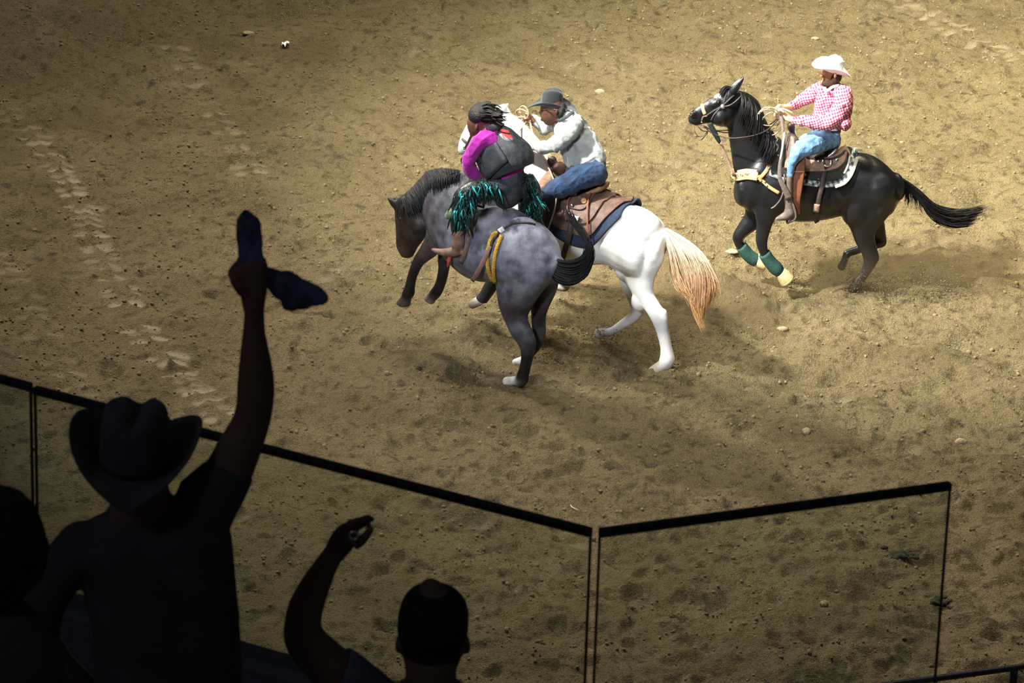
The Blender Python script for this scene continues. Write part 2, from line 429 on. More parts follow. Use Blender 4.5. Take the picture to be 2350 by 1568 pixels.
V3 = np.stack([X, Y, H], -1).reshape(-1, 3)
idx = np.arange(NX*NY).reshape(NY, NX)
FQ = np.stack([idx[:-1, :-1], idx[:-1, 1:], idx[1:, 1:], idx[1:, :-1]], -1).reshape(-1, 4)
gm = bpy.data.meshes.new('floor')
gm.vertices.add(len(V3)); gm.vertices.foreach_set('co', V3.ravel())
gm.loops.add(FQ.size); gm.loops.foreach_set('vertex_index', FQ.ravel().astype(np.int32))
gm.polygons.add(len(FQ)); gm.polygons.foreach_set('loop_start', np.arange(0, FQ.size, 4, dtype=np.int32))
gm.polygons.foreach_set('use_smooth', np.ones(len(FQ), bool))
gm.update(calc_edges=True)
pa = gm.attributes.new('pack', 'FLOAT', 'POINT'); pa.data.foreach_set('value', PACK.ravel().astype(np.float32))
def ground_h(x, y):
    i = int(np.clip((x-GX0)/(GX1-GX0)*(NX-1), 0, NX-1)); j = int(np.clip((y-GY0)/(GY1-GY0)*(NY-1), 0, NY-1)); return float(H[j, i])

dm = bpy.data.materials.new('arena_dirt'); dm.use_nodes = True
N, L = dm.node_tree.nodes, dm.node_tree.links; b = N['Principled BSDF']
b.inputs['Roughness'].default_value = 0.95; b.inputs['Specular IOR Level'].default_value = 0.12
tc = N.new('ShaderNodeTexCoord')
def nz(scale, det=4, dist=0.0):
    n = N.new('ShaderNodeTexNoise'); n.inputs['Scale'].default_value = scale; n.inputs['Detail'].default_value = det; n.inputs['Distortion'].default_value = dist
    L.new(tc.outputs['Object'], n.inputs['Vector']); return n
def mixc(fac, a, bb, blend='MIX'):
    m = N.new('ShaderNodeMix'); m.data_type = 'RGBA'; m.blend_type = blend
    if isinstance(fac, float): m.inputs[0].default_value = fac
    else: L.new(fac, m.inputs[0])
    for i, v in ((6, a), (7, bb)):
        if isinstance(v, tuple): m.inputs[i].default_value = (*v, 1)
        else: L.new(v, m.inputs[i])
    return m.outputs[2]
def rng_(out, a, bb, c=0.0, d=1.0):
    r = N.new('ShaderNodeMapRange'); r.inputs[1].default_value = a; r.inputs[2].default_value = bb; r.inputs[3].default_value = c; r.inputs[4].default_value = d
    L.new(out, r.inputs[0]); return r.outputs[0]
base = mixc(rng_(nz(1.1, 5, 0.6).outputs['Fac'], .35, .65), (.213, .167, .086), (.283, .226, .121))
base = mixc(rng_(nz(9, 5).outputs['Fac'], .52, .72), base, (.110, .086, .050))  # moist mottling plus dark pits: shade between clods put into the colour
fine = rng_(nz(70, 5).outputs['Fac'], .30, .66, .58, 1.22)
base = mixc(1.0, base, fine, 'MULTIPLY')
spk = rng_(nz(260, 1).outputs['Fac'], .70, .74)
base = mixc(spk, base, (.42, .36, .25))
pk = N.new('ShaderNodeAttribute'); pk.attribute_name = 'pack'
base = mixc(rng_(pk.outputs['Fac'], 0, 1, 0, .95), base, (.52, .43, .30))
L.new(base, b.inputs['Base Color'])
bp = N.new('ShaderNodeBump'); bp.inputs['Strength'].default_value = 1.0; bp.inputs['Distance'].default_value = 0.045
ad = N.new('ShaderNodeMath'); ad.operation = 'ADD'
L.new(nz(38, 5).outputs['Fac'], ad.inputs[0]); L.new(nz(110, 3).outputs['Fac'], ad.inputs[1]); L.new(ad.outputs[0], bp.inputs['Height'])
L.new(bp.outputs[0], b.inputs['Normal'])
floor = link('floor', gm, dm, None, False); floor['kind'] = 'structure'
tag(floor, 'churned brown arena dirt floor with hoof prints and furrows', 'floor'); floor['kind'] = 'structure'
# the arena goes on around the detailed ground
mb = MB()
E = [(-40, 10), (40, 10), (40, 80), (-40, 80)]; I = [(GX0+.05, GY0+.05), (GX1-.05, GY0+.05), (GX1-.05, GY1-.05), (GX0+.05, GY1-.05)]
vs = [Vector((*p, -0.03)) for p in E]+[Vector((*p, -0.03)) for p in I]
mb.add(vs, [(0, 1, 5, 4), (1, 2, 6, 5), (2, 3, 7, 6), (3, 0, 4, 7)])
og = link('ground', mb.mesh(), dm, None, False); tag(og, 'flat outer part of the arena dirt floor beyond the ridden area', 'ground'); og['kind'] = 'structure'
# ================================================================== shared builders for riders and tack
def mirror_pt(fig, p):
    h = Vector((1, fig.k, 0)).normalized(); n = Vector((-h.y, h.x, 0)); p0 = Vector(fig.P(fig.xr, CY, 0))
    return p - n*(2*((p-p0).dot(n)))
def drape(name, fig, bvh, bottom, top, off, thick, m, parent, nj=8, sub=4, mirror=True, top_off=0.0):
    """sheet laid over a body: from a lower edge on the near side over the back to the mirrored far side"""
    bt = np.array(bottom, float); tp = np.array(top, float); n = len(bt)
    t = np.linspace(0, n-1, (n-1)*sub+1); bt = catmull(bt, t); tp = catmull(tp, t)
    rows = []
    for i in range(len(t)):
        pb = cast(bvh, bt[i, 0], bt[i, 1], 0, Vector(fig.P(bt[i, 0], bt[i, 1], -0.3)))
        pt = Vector(fig.P(tp[i, 0], tp[i, 1], 0)); hh = bvh.ray_cast(pt+Vector((0, 0, .4)), Vector((0, 0, -1)))
        if hh[0] is not None: pt = hh[0]
        c = pt+Vector((0, 0, -.30)); r = []
        for j in range(nj+1):
            q = pb.lerp(pt, j/nj); d = (q-c).normalized(); hh = bvh.ray_cast(c, d)
            p = hh[0] if hh[0] is not None and (hh[0]-q).length < .25 else q
            r.append(p+d*off+Vector((0, 0, top_off*(j == nj))))
        rows.append(r)
    G = np.array([[tuple(p) for p in r] for r in rows])
    for _ in range(3):          # leather and cloth do not follow every hollow
        G2 = G.copy(); G2[1:-1, 1:-1] = (G[:-2, 1:-1]+G[2:, 1:-1]+G[1:-1, :-2]+G[1:-1, 2:])/4; G = G2
    if mirror:
        far = np.array([[tuple(mirror_pt(fig, Vector(p))) for p in r[:-1][::-1]] for r in G]); G = np.concatenate([G, far], axis=1)
    a, b2, _ = G.shape; mb = MB()
    idx = lambda i, j: i*b2+j
    mb.add([Vector(p) for p in G.reshape(-1, 3)], [(idx(i, j), idx(i+1, j), idx(i+1, j+1), idx(i, j+1)) for i in range(a-1) for j in range(b2-1)])
    me = mb.mesh(name)
    bm = bmesh.new(); bm.from_mesh(me); bmesh.ops.recalc_face_normals(bm, faces=bm.faces)
    bm.faces.ensure_lookup_table(); c = sum((f.calc_center_median() for f in bm.faces), Vector())/len(bm.faces)
    f0 = max(bm.faces, key=lambda f: f.calc_center_median().z)
    if f0.normal.z < 0: bmesh.ops.reverse_faces(bm, faces=bm.faces)
    bm.to_mesh(me); bm.free()
    o = link(name, me, m, parent)
    s = o.modifiers.new('thickness', 'SOLIDIFY'); s.thickness = thick; s.offset = 1.0
    bv = o.modifiers.new('edge', 'BEVEL'); bv.width = thick*0.3; bv.segments = 1; bv.limit_method = 'ANGLE'
    return o

def hat(name, c, fwd, up, m, parent, L=0.20, Wd=0.15, cl=0.105, cw=0.085, ch=0.12, curl=0.075, dip=0.025, crease=0.03, pinch=0.25, band=None, cp=2.2):
    """felt western hat: rolled brim and creased crown in one felt piece, band as its own part"""
    fwd = Vector(fwd).normalized(); up = Vector(up); up = (up-fwd*up.dot(fwd)).normalized(); sd = up.cross(fwd)
    n = 40; rings = []
    for t in (1.0, 0.97, 0.8, 0.6, 0.4, 0.2, 0.0):
        r = []
        for k in range(n):
            th = 2*math.pi*k/n; cf, sf = math.cos(th), math.sin(th)
            a = cl+(L-cl)*t; b_ = cw+(Wd-cw)*t*(1-0.25*(abs(sf)**2)*t*min(1.0, curl/0.08))
            z = curl*abs(sf)**cp*t**1.7 - dip*abs(cf)**2*t**1.5
            r.append(Vector(c)+fwd*(a*cf)+sd*(b_*sf)+up*z)
        rings.append(r)
    for v, sc in ((0.12, 1.0), (0.4, .97), (0.7, .92), (0.9, .86), (1.0, .76), (1.0, .55), (0.98, .3), (0.97, .05)):
        r = []
        for k in range(n):
            th = 2*math.pi*k/n; cf, sf = math.cos(th), math.sin(th)
            pf = 1-pinch*max(0, cf)**2*v
            x = cl*sc*cf; y = cw*sc*sf*pf
            z = ch*v*(1+0.06*abs(sf))
            if v > 0.85: z -= crease*math.exp(-(y/0.022)**2)*(1 if sc < .8 else .45) + (0.012*max(0, cf) if sc < .9 else 0)
            if 0.3 < v: x += 0.0; y *= 1-0.10*math.exp(-((cf-0.55)/0.25)**2)*v
            r.append(Vector(c)+fwd*x+sd*y+up*(z+0.004))
        rings.append(r)
    vs = [p for r in rings for p in r]; fs = []
    for i in range(len(rings)-1):
        for k in range(n):
            a = i*n+k; b_ = i*n+(k+1) % n; fs.append((a, b_, b_+n, a+n))
    fs.append(tuple((len(rings)-1)*n+k for k in range(n)))
    o = link(name, mesh_from(vs, fs), m, parent)
    s = o.modifiers.new('felt', 'SOLIDIFY'); s.thickness = 0.005; s.offset = 0
    ss = o.modifiers.new('round', 'SUBSURF'); ss.levels = 1; ss.render_levels = 1
    if band is not None:
        mb = MB(); P = []; 
        for k in range(n+1):
            th = 2*math.pi*k/n; P.append(np.array(Vector(c)+fwd*(cl*1.03*math.cos(th))+sd*(cw*1.03*math.sin(th))+up*0.018))
        ribbon(mb, P, 0.022, 0.004, nrm=[np.array(p)-np.array(Vector(c)+up*0.018) for p in P], sub=1, n=6)
        link('hat_band', mb.mesh(), band, o)
    return o

def fingers(mb, fig, base, n, step, path, r, dr=0.0):
    """n separate bent fingers; base + i*step in pixels, path = [(dx,dy,ds)...]"""
    for i in range(n):
        ln = (0.88, 1.0, 0.96, 0.78)[i % 4]
        pts = [fig.P(base[0]+step[0]*i+p[0]*ln, base[1]+step[1]*i+p[1]*ln, base[2]+step[2]*i+p[2]*ln) for p in path]
        rod(mb, pts, [r*(1-0.35*k/(len(pts)-1)) for k in range(len(pts))], sub=3, n=8)

leather = mat('saddle_leather', (0.33, 0.21, 0.155), 0.5, var=0.35, scale=25, bump=0.15, bscale=80)
leather_dark = mat('dark_leather', (0.040, 0.028, 0.024), 0.5, var=0.3, scale=25, bump=0.15)
leather_red = mat('reddish_leather', (0.24, 0.085, 0.045), 0.55, var=0.35, scale=14, bump=0.2)
leather_tan = mat('tan_leather', (0.58, 0.32, 0.14), 0.5, var=0.12, scale=18)
leather_grey = mat('weathered_leather', (0.145, 0.112, 0.095), 0.6, var=0.3, scale=30, bump=0.15)
steel = mat('bright_steel', (0.75, 0.75, 0.76), 0.25, 1.0, var=0.1)
rope_m = mat('lariat_rope', (0.50, 0.41, 0.26), 0.7, var=0.3, scale=200, bump=0.3)
denim_l = mat('light_denim', (0.13, 0.28, 0.50), 0.8, var=0.55, scale=14, bump=0.35, bscale=45, sheen=0.2)
denim_d = mat('dark_denim', (0.011, 0.034, 0.088), 0.8, var=0.5, scale=14, bump=0.35, bscale=40, sheen=0.1)
white_felt = mat('white_felt', (0.82, 0.83, 0.80), 0.85, var=0.04)
black_felt = mat('black_felt', (0.013, 0.017, 0.021), 0.85, var=0.15, sheen=0.3)
cream = mat('cream_cloth', (0.74, 0.72, 0.58), 0.9, var=0.15, scale=60, bump=0.3)
cream_rubber = mat('cream_rubber', (0.62, 0.50, 0.25), 0.7, var=0.25, scale=30)
green_wrap = mat('dark_green_wrap', (0.028, 0.085, 0.070), 0.8, var=0.3, scale=60, bump=0.3)
navy = mat('navy_felt', (0.022, 0.036, 0.072), 0.9, var=0.3, scale=40, bump=0.2)
hair_mat = coat('hair', 0.5, 0.25, 30, 0.2, 0.0)
skin_mat = coat('skin', 0.55, 0.12, 30, 0.35, 0.1)
eye_mat = mat('dark_eye', (0.01, 0.008, 0.006), 0.08, var=0.0, spec=0.8)
beard_mat = mat('dark_beard', (0.045, 0.017, 0.010), 0.9, var=0.4, scale=90, bump=0.6)
print_mat = mat('burnt_print', (0.07, 0.03, 0.012), 0.7, var=0.1)

def plaid(name, c0, c1, c2, cell):
    """woven gingham: crossing bands of colour over white"""
    m = bpy.data.materials.new(name); m.use_nodes = True; nt = m.node_tree; N = nt.nodes; L = nt.links
    b = N['Principled BSDF']; b.inputs['Roughness'].default_value = 0.85; b.inputs['Specular IOR Level'].default_value = 0.2
    tc = N.new('ShaderNodeTexCoord'); no = N.new('ShaderNodeTexNoise'); no.inputs['Scale'].default_value = 6
    mp = N.new('ShaderNodeVectorMath'); mp.operation = 'SCALE'; mp.inputs['Scale'].default_value = 0.05
    L.new(tc.outputs['Object'], no.inputs['Vector']); L.new(no.outputs['Color'], mp.inputs[0])
    ad = N.new('ShaderNodeVectorMath'); ad.operation = 'ADD'; L.new(tc.outputs['Object'], ad.inputs[0]); L.new(mp.outputs[0], ad.inputs[1])
    rot = N.new('ShaderNodeMapping'); rot.inputs['Rotation'].default_value = (0, math.radians(20), 0); L.new(ad.outputs[0], rot.inputs['Vector'])
    sp = N.new('ShaderNodeSeparateXYZ'); L.new(rot.outputs[0], sp.inputs[0])
    def stripe(out):
        a = N.new('ShaderNodeMath'); a.operation = 'DIVIDE'; a.inputs[1].default_value = cell; L.new(out, a.inputs[0])
        f = N.new('ShaderNodeMath'); f.operation = 'FRACT'; L.new(a.outputs[0], f.inputs[0])
        g = N.new('ShaderNodeMath'); g.operation = 'GREATER_THAN'; g.inputs[1].default_value = 0.52; L.new(f.outputs[0], g.inputs[0]); return g.outputs[0]
    s1 = stripe(sp.outputs[0]); s2 = stripe(sp.outputs[2])
    su = N.new('ShaderNodeMath'); su.operation = 'ADD'; L.new(s1, su.inputs[0]); L.new(s2, su.inputs[1])
    cr = N.new('ShaderNodeValToRGB'); cr.color_ramp.interpolation = 'CONSTANT'
    hf = N.new('ShaderNodeMath'); hf.operation = 'MULTIPLY'; hf.inputs[1].default_value = 0.5; L.new(su.outputs[0], hf.inputs[0])
    e = cr.color_ramp.elements; e[0].position = 0; e[0].color = (*c0, 1); e[1].position = 0.25; e[1].color = (*c1, 1)
    e2 = e.new(0.75); e2.color = (*c2, 1); L.new(hf.outputs[0], cr.inputs[0]); L.new(cr.outputs[0], b.inputs['Base Color'])
    n2 = N.new('ShaderNodeTexNoise'); n2.inputs['Scale'].default_value = 22; n2.inputs['Detail'].default_value = 4; L.new(tc.outputs['Object'], n2.inputs['Vector'])
    bp = N.new('ShaderNodeBump'); bp.inputs['Strength'].default_value = 0.5; bp.inputs['Distance'].default_value = 0.03
    L.new(n2.outputs['Fac'], bp.inputs['Height']); L.new(bp.outputs[0], b.inputs['Normal'])
    return m
gingham = plaid('pink_gingham', (0.90, 0.80, 0.83), (0.68, 0.17, 0.27), (0.36, 0.025, 0.08), 0.027)
blanket_plaid = plaid('grey_plaid', (0.66, 0.66, 0.56), (0.22, 0.26, 0.26), (0.05, 0.07, 0.09), 0.05)

def person_mesh(parent, name, skin, shell, sectioncols, voxel=0.010, smooth=3, post=None):
    pass

# ================================================================== black horse and its rider
B = Fig(at_z(1957, 668).y+0.13, 1957, 0.12)
K = (0.0095, 0.0105, 0.0130); KH = (0.03, 0.026, 0.022)
black_coat = coat('black_coat', 0.34, 0.25, 10, 0.6, 0.12)
hb = MB()
tube(hb, B, [(2052, 396, 2062, 462, 0, .7), (2030, 375, 2040, 492, 0, .82), (2000, 357, 1998, 500, 0, .80), (1960, 352, 1942, 492, 0, .78), (1905, 360, 1893, 502, 0, .80),
             (1855, 362, 1840, 507, 0, .80), (1815, 348, 1792, 503, 0, .76), (1778, 338, 1752, 496, 0, .68), (1738, 366, 1722, 488, 0, .66), (1708, 392, 1702, 472, 0, .62)], n=22, col=K)
tube(hb, B, [(1796, 335, 1692, 452, 0, .42), (1770, 300, 1683, 392, 0, .40), (1750, 270, 1676, 345, 0, .38), (1735, 243, 1671, 312, 0, .38), (1716, 224, 1668, 290, 0, .40), (1697, 210, 1662, 272, 0, .42)], n=18, col=K)
tube(hb, B, [(1692, 208, 1678, 284, 0, .46), (1669, 200, 1668, 291, 0, .47), (1650, 213, 1651, 291, 0, .46), (1632, 224, 1636, 286, 0, .44), (1614, 235, 1619, 284, 0, .42),
             (1599, 246, 1606, 288, 0, .44), (1587, 256, 1596, 289, 0, .50), (1581, 267, 1588, 285, 0, .6)], n=16, col=[K]*6+[(.014, .015, .017)]*2)
for sx, ds in ((0, -.055), (-4, .07)):
    tube(hb, B, [(1681+sx, 211, 9, ds, .7), (1689+sx, 201, 9.5, ds, .6), (1698+sx, 190, 7, ds, .6), (1707+sx, 177, 2.4, ds, .8)], n=10, col=K)
# near and far hind legs
tube(hb, B, [(1950, 420, 2046, 408, -.05, .5), (1938, 466, 2060, 450, -.12, .42), (1937, 500, 2042, 493, -.14, .40), (1951, 528, 2014, 525, -.14, .48), (1962, 556, 2009, 551, -.14, .52),
             (1975, 580, 2018, 588, -.14, .46), (1981, 600, 2013, 604, -.14, .55), (1975, 620, 1999, 625, -.135, .72), (1962, 638, 1985, 644, -.13, .85), (1952, 652, 1975, 657, -.13, .9), (1945, 664, 1967, 668, -.13, .85)], n=14, sub=6, col=[K]*8+[(.02, .018, .018)]*3)
tube(hb, B, [(1995, 480, 44, .10, .45), (2003, 515, 30, .14, .5), (2017, 539, 18, .14, .7), (2024, 556, 11, .14, .9), (1992, 566, 8.5, .14, .9), (1962, 576, 9, .14, .9), (1944, 583, 9, .14), (1937, 600, 8, .14), (1931, 613, 9.5, .14)], n=12, sub=7, col=K)
# fore legs: near one reaching down, far one folded up
tube(hb, B, [(1768, 445, 44, -.12, .42), (1757, 490, 27, -.14, .55), (1753, 522, 17.5, -.14, .75), (1748, 553, 14, -.14, .9), (1753, 578, 11, -.14), (1766, 600, 11, -.14), (1781, 617, 11.5, -.14), (1791, 626, 11, -.14), (1803, 640, 13, -.14)], n=12, sub=6, col=K)
tube(hb, B, [(1742, 455, 40, .10, .45), (1733, 498, 26, .12, .55), (1712, 522, 18.5, .13, .75), (1694, 546, 13.5, .13, .9), (1701, 568, 11, .13), (1716, 585, 11, .13), (1733, 597, 11, .13), (1747, 602, 12, .13)], n=12, sub=6, col=K)
for bl in ((2012, 434, 42, 50, -30, -.125, .175), (1964, 478, 30, 44, 25, -.165, .10), (2026, 468, 16, 40, 25, -.17, .10), (1738, 420, 34, 66, 20, -.08, .135), (1702, 438, 16, 36, 0, -.02, .12), (1653, 268, 21, 21, 0, -.03, .085), (1640, 238, 16, 8, -35, -.055, .03),
           (1990, 565, 18, 22, 0, -.14, .05), (1590, 262, 7, 7, 0, -.035, .03), (1975, 385, 50, 30, 25, -.06, .15), (1885, 450, 60, 50, 0, -.08, .22), (2009, 591, 9, 13, 0, -.14, .035), (1692, 546, 9, 12, 0, .13, .035), (1747, 556, 9, 13, 0, -.14, .04), (1970, 653, 8, 7, 0, -.13, .03)):
    blob(hb, B, *bl, col=K)
hm = remesh(hb, 0.0135, 3, soft=14)
def star(V, c):
    p = np.array(B.P(1645, 217, -.01)); d = np.linalg.norm(V-p, axis=1); c[d < .035] = (.75, .73, .68); return c
paint(hm, hb.rings, post=star)
horse_b = link('horse', hm, black_coat); tag(horse_b, 'black horse cantering with green leg wraps and a streaming tail, carrying the rider in pink', 'horse')
BB = bvh_of(hm)
link('eye', sphere_mesh(cast(BB, 1649, 236, -0.008), 0.019), eye_mat, horse_b)
mb = MB(); blob(mb, B, 1586, 265, 3.2, 2.2, -40, -.085, .012); link('nostril', mb.mesh(), leather_dark, horse_b)
hk = dict(colA=(.008, .008, .010), colB=(.016, .014, .014))
tl = strands(B, [[(2054, 402, 0), (2085, 420, 0), (2112, 442, 0), (2140, 468, .02), (2172, 480, .04), (2215, 482, .06), (2275, 468, .08)],
                 [(2056, 405, 0), (2086, 427, 0), (2112, 450, 0), (2140, 480, 0), (2175, 496, .02), (2215, 496, .02), (2262, 482, .04)],
                 [(2058, 410, 0), (2088, 432, 0), (2114, 458, 0), (2138, 488, 0), (2170, 508, 0), (2208, 512, 0), (2250, 500, 0)],
                 [(2060, 412, 0), (2090, 438, 0), (2114, 464, 0), (2135, 494, 0), (2160, 512, 0), (2190, 519, 0), (2236, 514, 0)]], 420, 0.007, 0.002, 3.0, 14, .04, seed=2, **hk)
link('tail', tl, hair_mat, horse_b)
tl = strands(B, [[(2066, 414, 0), (2072, 430, 0), (2076, 448, 0), (2074, 474, 0)], [(2080, 424, 0), (2090, 445, 0), (2092, 462, 0), (2092, 482, 0)], [(2096, 438, 0), (2110, 462, 0), (2114, 480, 0), (2124, 500, 0)]], 60, 0.005, 0.001, 2.2, 8, .03, seed=4, **hk)
link('tail_hair', tl, hair_mat, horse_b)
mn = strands(B, [[(1700, 212, -.05), (1704, 232, -.13), (1700, 256, -.17), (1692, 285, -.17)], [(1716, 220, -.05), (1722, 245, -.15), (1718, 275, -.19), (1706, 310, -.19)],
                 [(1730, 232, -.05), (1738, 262, -.17), (1736, 295, -.21), (1722, 335, -.22)], [(1744, 255, -.05), (1752, 288, -.19), (1748, 320, -.24), (1735, 358, -.24)],
                 [(1760, 285, -.05), (1766, 312, -.20), (1764, 340, -.25), (1748, 372, -.26)], [(1776, 308, -.05), (1778, 330, -.22), (1774, 355, -.27), (1760, 385, -.28)]], 520, 0.0065, 0.0018, 3.2, 9, .025, seed=5, **hk)
link('mane', mn, hair_mat, horse_b)
mn = strands(B, [[(1694, 208, .0), (1712, 214, .0), (1730, 226, .0), (1742, 244, .0)], [(1720, 222, .0), (1738, 238, .0), (1748, 262, .0), (1758, 280, .0)]], 90, 0.006, 0.002, 2.5, 7, .03, seed=6, **hk)
link('mane_crest', mn, hair_mat, horse_b)
fl = strands(B, [[(1684, 204, -.02), (1668, 203, -.05), (1660, 214, -.075), (1657, 226, -.09)], [(1680, 202, .02), (1666, 198, 0), (1655, 207, -.02), (1648, 220, -.06)]], 60, 0.005, 0.0015, 1.8, 7, .02, seed=7, **hk)
link('forelock', fl, hair_mat, horse_b)
for pts, bell in (([(1754, 582, 14.5, -.14), (1766, 600, 15, -.14), (1781, 616, 16, -.14), (1790, 626, 13, -.14)], [(1790, 625, 14, -.14), (1799, 634, 17, -.14), (1808, 645, 19, -.14)]),
                  ([(1701, 565, 14, .13), (1715, 583, 15, .13), (1731, 596, 15.5, .13), (1737, 599, 13, .13)], [(1735, 597, 14, .13), (1744, 600, 17, .13), (1755, 603, 19, .13)])):
    mb = MB(); tube(mb, B, pts, n=14, round_ends=(False, False)); link('leg_wrap', mb.mesh(), green_wrap, horse_b)['label'] = 'dark green wrap round the lower foreleg'
    mb = MB(); tube(mb, B, bell, n=14, round_ends=(False, False)); link('bell_boot', mb.mesh(), cream_rubber, horse_b)['label'] = 'cream bell boot over the hoof'

# --- blanket, saddle, breast collar, bridle, reins
bl = drape('saddle_blanket', B, BB, [(1766, 402), (1795, 414), (1840, 424), (1888, 430), (1925, 426), (1950, 408), (1962, 378), (1968, 358)],
           [(1784, 330), (1808, 338), (1845, 356), (1890, 356), (1925, 352), (1950, 348), (1960, 348), (1968, 350)], 0.012, 0.014, blanket_plaid, None, nj=9)
tag(bl, 'grey plaid saddle blanket with a cream edge under the saddle on the black horse', 'blanket')
def edge_strip(name, pts, width, thick, off, m, parent, label=None, bvh=None, fig=B, sub=4):
    mb = MB(); W3 = [cast(bvh, x, y, off, Vector(fig.P(x, y, -.3))) for x, y in pts]; ribbon(mb, W3, width, thick, sub=sub)
    o = link(name, mb.mesh(), m, parent)
    if label: o['label'] = label
    return o
edge_strip('blanket_edge', [(1972, 350), (1966, 366), (1960, 386), (1950, 406), (1936, 420), (1915, 428)], .035, .012, .035, cream, bl, 'cream woven edge', BB)
edge_strip('blanket_trim', [(1785, 322), (1780, 336), (1776, 352), (1772, 370)], .022, .01, .035, cream, bl, 'cream piping at the front edge', BB)
edge_strip('blanket_edge', [(1956, 345), (1952, 362), (1946, 382), (1936, 400)], .02, .01, .042, cream, bl, 'cream piping', BB)
fr = strands(B, [[(1958, 350, -.06), (1962, 342, -.07), (1972, 340, -.07)], [(1964, 350, -.1), (1970, 345, -.12), (1980, 346, -.12)]], 60, .004, .002, 2, 5, .05, colA=(.62, .62, .52), colB=(.7, .7, .6), seed=9)
link('fringe', fr, hair_mat, bl)
dp = drape('saddle_pad', B, BB, [(1770, 395), (1800, 404), (1845, 412), (1890, 418), (1922, 413), (1940, 398), (1950, 372), (1955, 352)],
           [(1786, 326), (1810, 333), (1845, 350), (1890, 352), (1925, 347), (1944, 342), (1950, 342), (1956, 345)], 0.028, 0.015, mat('dark_pad_felt', (.030, .034, .030), .95, var=.3, bump=.3), None, nj=8)
tag(dp, 'dark felt pad between plaid blanket and saddle on the black horse', 'saddle pad')
sad = root('saddle', B.P(1870, 360, 0), 'brown leather saddle with silver cantle edge under the rider in pink', 'saddle')
drape('skirt', B, BB, [(1800, 388), (1830, 396), (1862, 398), (1895, 397), (1922, 390), (1938, 376), (1945, 356)], [(1806, 330), (1828, 340), (1860, 348), (1895, 348), (1922, 342), (1938, 338), (1945, 338)], 0.044, 0.012, leather, sad, nj=7)
drape('skirt_edge', B, BB, [(1800, 391), (1830, 399), (1862, 401), (1895, 400), (1923, 393), (1940, 378), (1947, 357)], [(1806, 330), (1828, 340), (1860, 348), (1895, 348), (1922, 342), (1938, 338), (1946, 338)], 0.036, 0.010, leather_dark, sad, nj=7)
drape('housing_edge', B, BB, [(1868, 377), (1888, 377), (1910, 376), (1932, 367), (1943, 351)], [(1876, 342), (1892, 342), (1912, 338), (1930, 335), (1943, 336)], 0.058, 0.008, leather_dark, sad, nj=6)
drape('housing', B, BB, [(1868, 374), (1888, 374), (1910, 373), (1930, 364), (1941, 350)], [(1876, 342), (1892, 342), (1912, 338), (1930, 335), (1942, 336)], 0.062, 0.010, leather, sad, nj=6)
mb = MB(); tube(mb, B, [(1806, 312, 1836, 326, -.02, 2.0), (1804, 325, 1842, 345, -.02, 2.4), (1798, 345, 1845, 365, -.02, 2.3)], n=16); me = remesh(mb, .012, 4); link('swell', me, leather_grey, sad)
mb = MB(); tube(mb, B, [(1822, 318, 7, 0), (1818, 304, 6, 0), (1816, 294, 8.5, 0), (1815, 288, 9, 0)], n=12); link('horn', mb.mesh(), leather_dark, sad)
mb = MB(); tube(mb, B, [(1830, 346, 1838, 370, 0, 2.0), (1862, 346, 1864, 366, 0, 2.6), (1892, 340, 1892, 360, 0, 2.6)], n=14); link('seat', mb.mesh(), leather_dark, sad)
# cantle: upright dished rim with a bright binding
mb = MB(); tube(mb, B, [(1886, 352, 1896, 360, 0, 3.6), (1906, 336, 1916, 346, 0, 3.3), (1918, 321, 1928, 328, 0, 2.6), (1923, 316, 1929, 320, 0, 2.0)], n=18); link('cantle', mb.mesh(), mat('silver_leather', (.42, .42, .46), .28, .6, var=.3, scale=20), sad)['label'] = 'silver-bound cantle'
def concho(x, y, r, off, parent, bvh, m=steel, name='concho'):
    c = cast(bvh, x, y, off); mb = MB(); d = (CAMP-c).normalized(); rod(mb, [c-d*.006, c+d*.002, c+d*.006], [r, r, r*.6], sub=2, n=12); link(name, mb.mesh(), m, parent)
concho(1921, 349, .018, .082, sad, BB); concho(1881.5, 357, .016, .078, sad, BB); concho(1876, 413, .006, .06, sad, BB); concho(1852, 421, .006, .06, sad, BB)
cr = cast(BB, 1897, 383, .07); mb = MB(); rod(mb, [cast(BB, 1897+9.5*math.cos(a), 381+8*math.sin(a), .075) for a in np.linspace(-.3, math.pi+.3, 11)], .010, sub=2, n=8); link('rigging_ring', mb.mesh(), steel, sad)['label'] = 'bright metal rigging ring'
edge_strip('cinch_strap', [(1896, 386), (1889, 405), (1883, 430), (1879, 452), (1876, 475), (1873, 498), (1872, 510)], .052, .012, .05, leather_dark, sad, None, BB)
edge_strip('cinch_buckle', [(1875, 464), (1874, 478)], .065, .014, .06, leather, sad, None, BB)
mb = MB(); W3 = [B.P(*q) for q in ((1833, 364, -.345), (1832, 390, -.37), (1829, 420, -.385), (1827, 450, -.39), (1828, 474, -.39), (1832, 492, -.38))]
ribbon(mb, W3, [.142, .140, .130, .105, .075, .045], .012); link('fender', mb.mesh(), leather_red, sad)['label'] = 'wide reddish brown leather fender'
mb = MB(); W3 = [B.P(*q) for q in ((1819, 393.5, -.38), (1833, 394.5, -.385), (1846, 394, -.385))]; ribbon(mb, W3, .012, .012); link('fender_strap', mb.mesh(), leather_tan, sad)
mb = MB(); rod(mb, [B.P(*q) for q in ((1812, 452, -.40), (1823, 478, -.43), (1826, 500, -.43), (1810, 511, -.40), (1806, 508, -.34), (1812, 480, -.34), (1812, 452, -.40))], .012, n=8); link('stirrup', mb.mesh(), leather_grey, sad)
col_ = root('breast_collar', B.P(1710, 405, -.2), 'tan leather breast collar lettered across the black horse chest', 'breast collar')
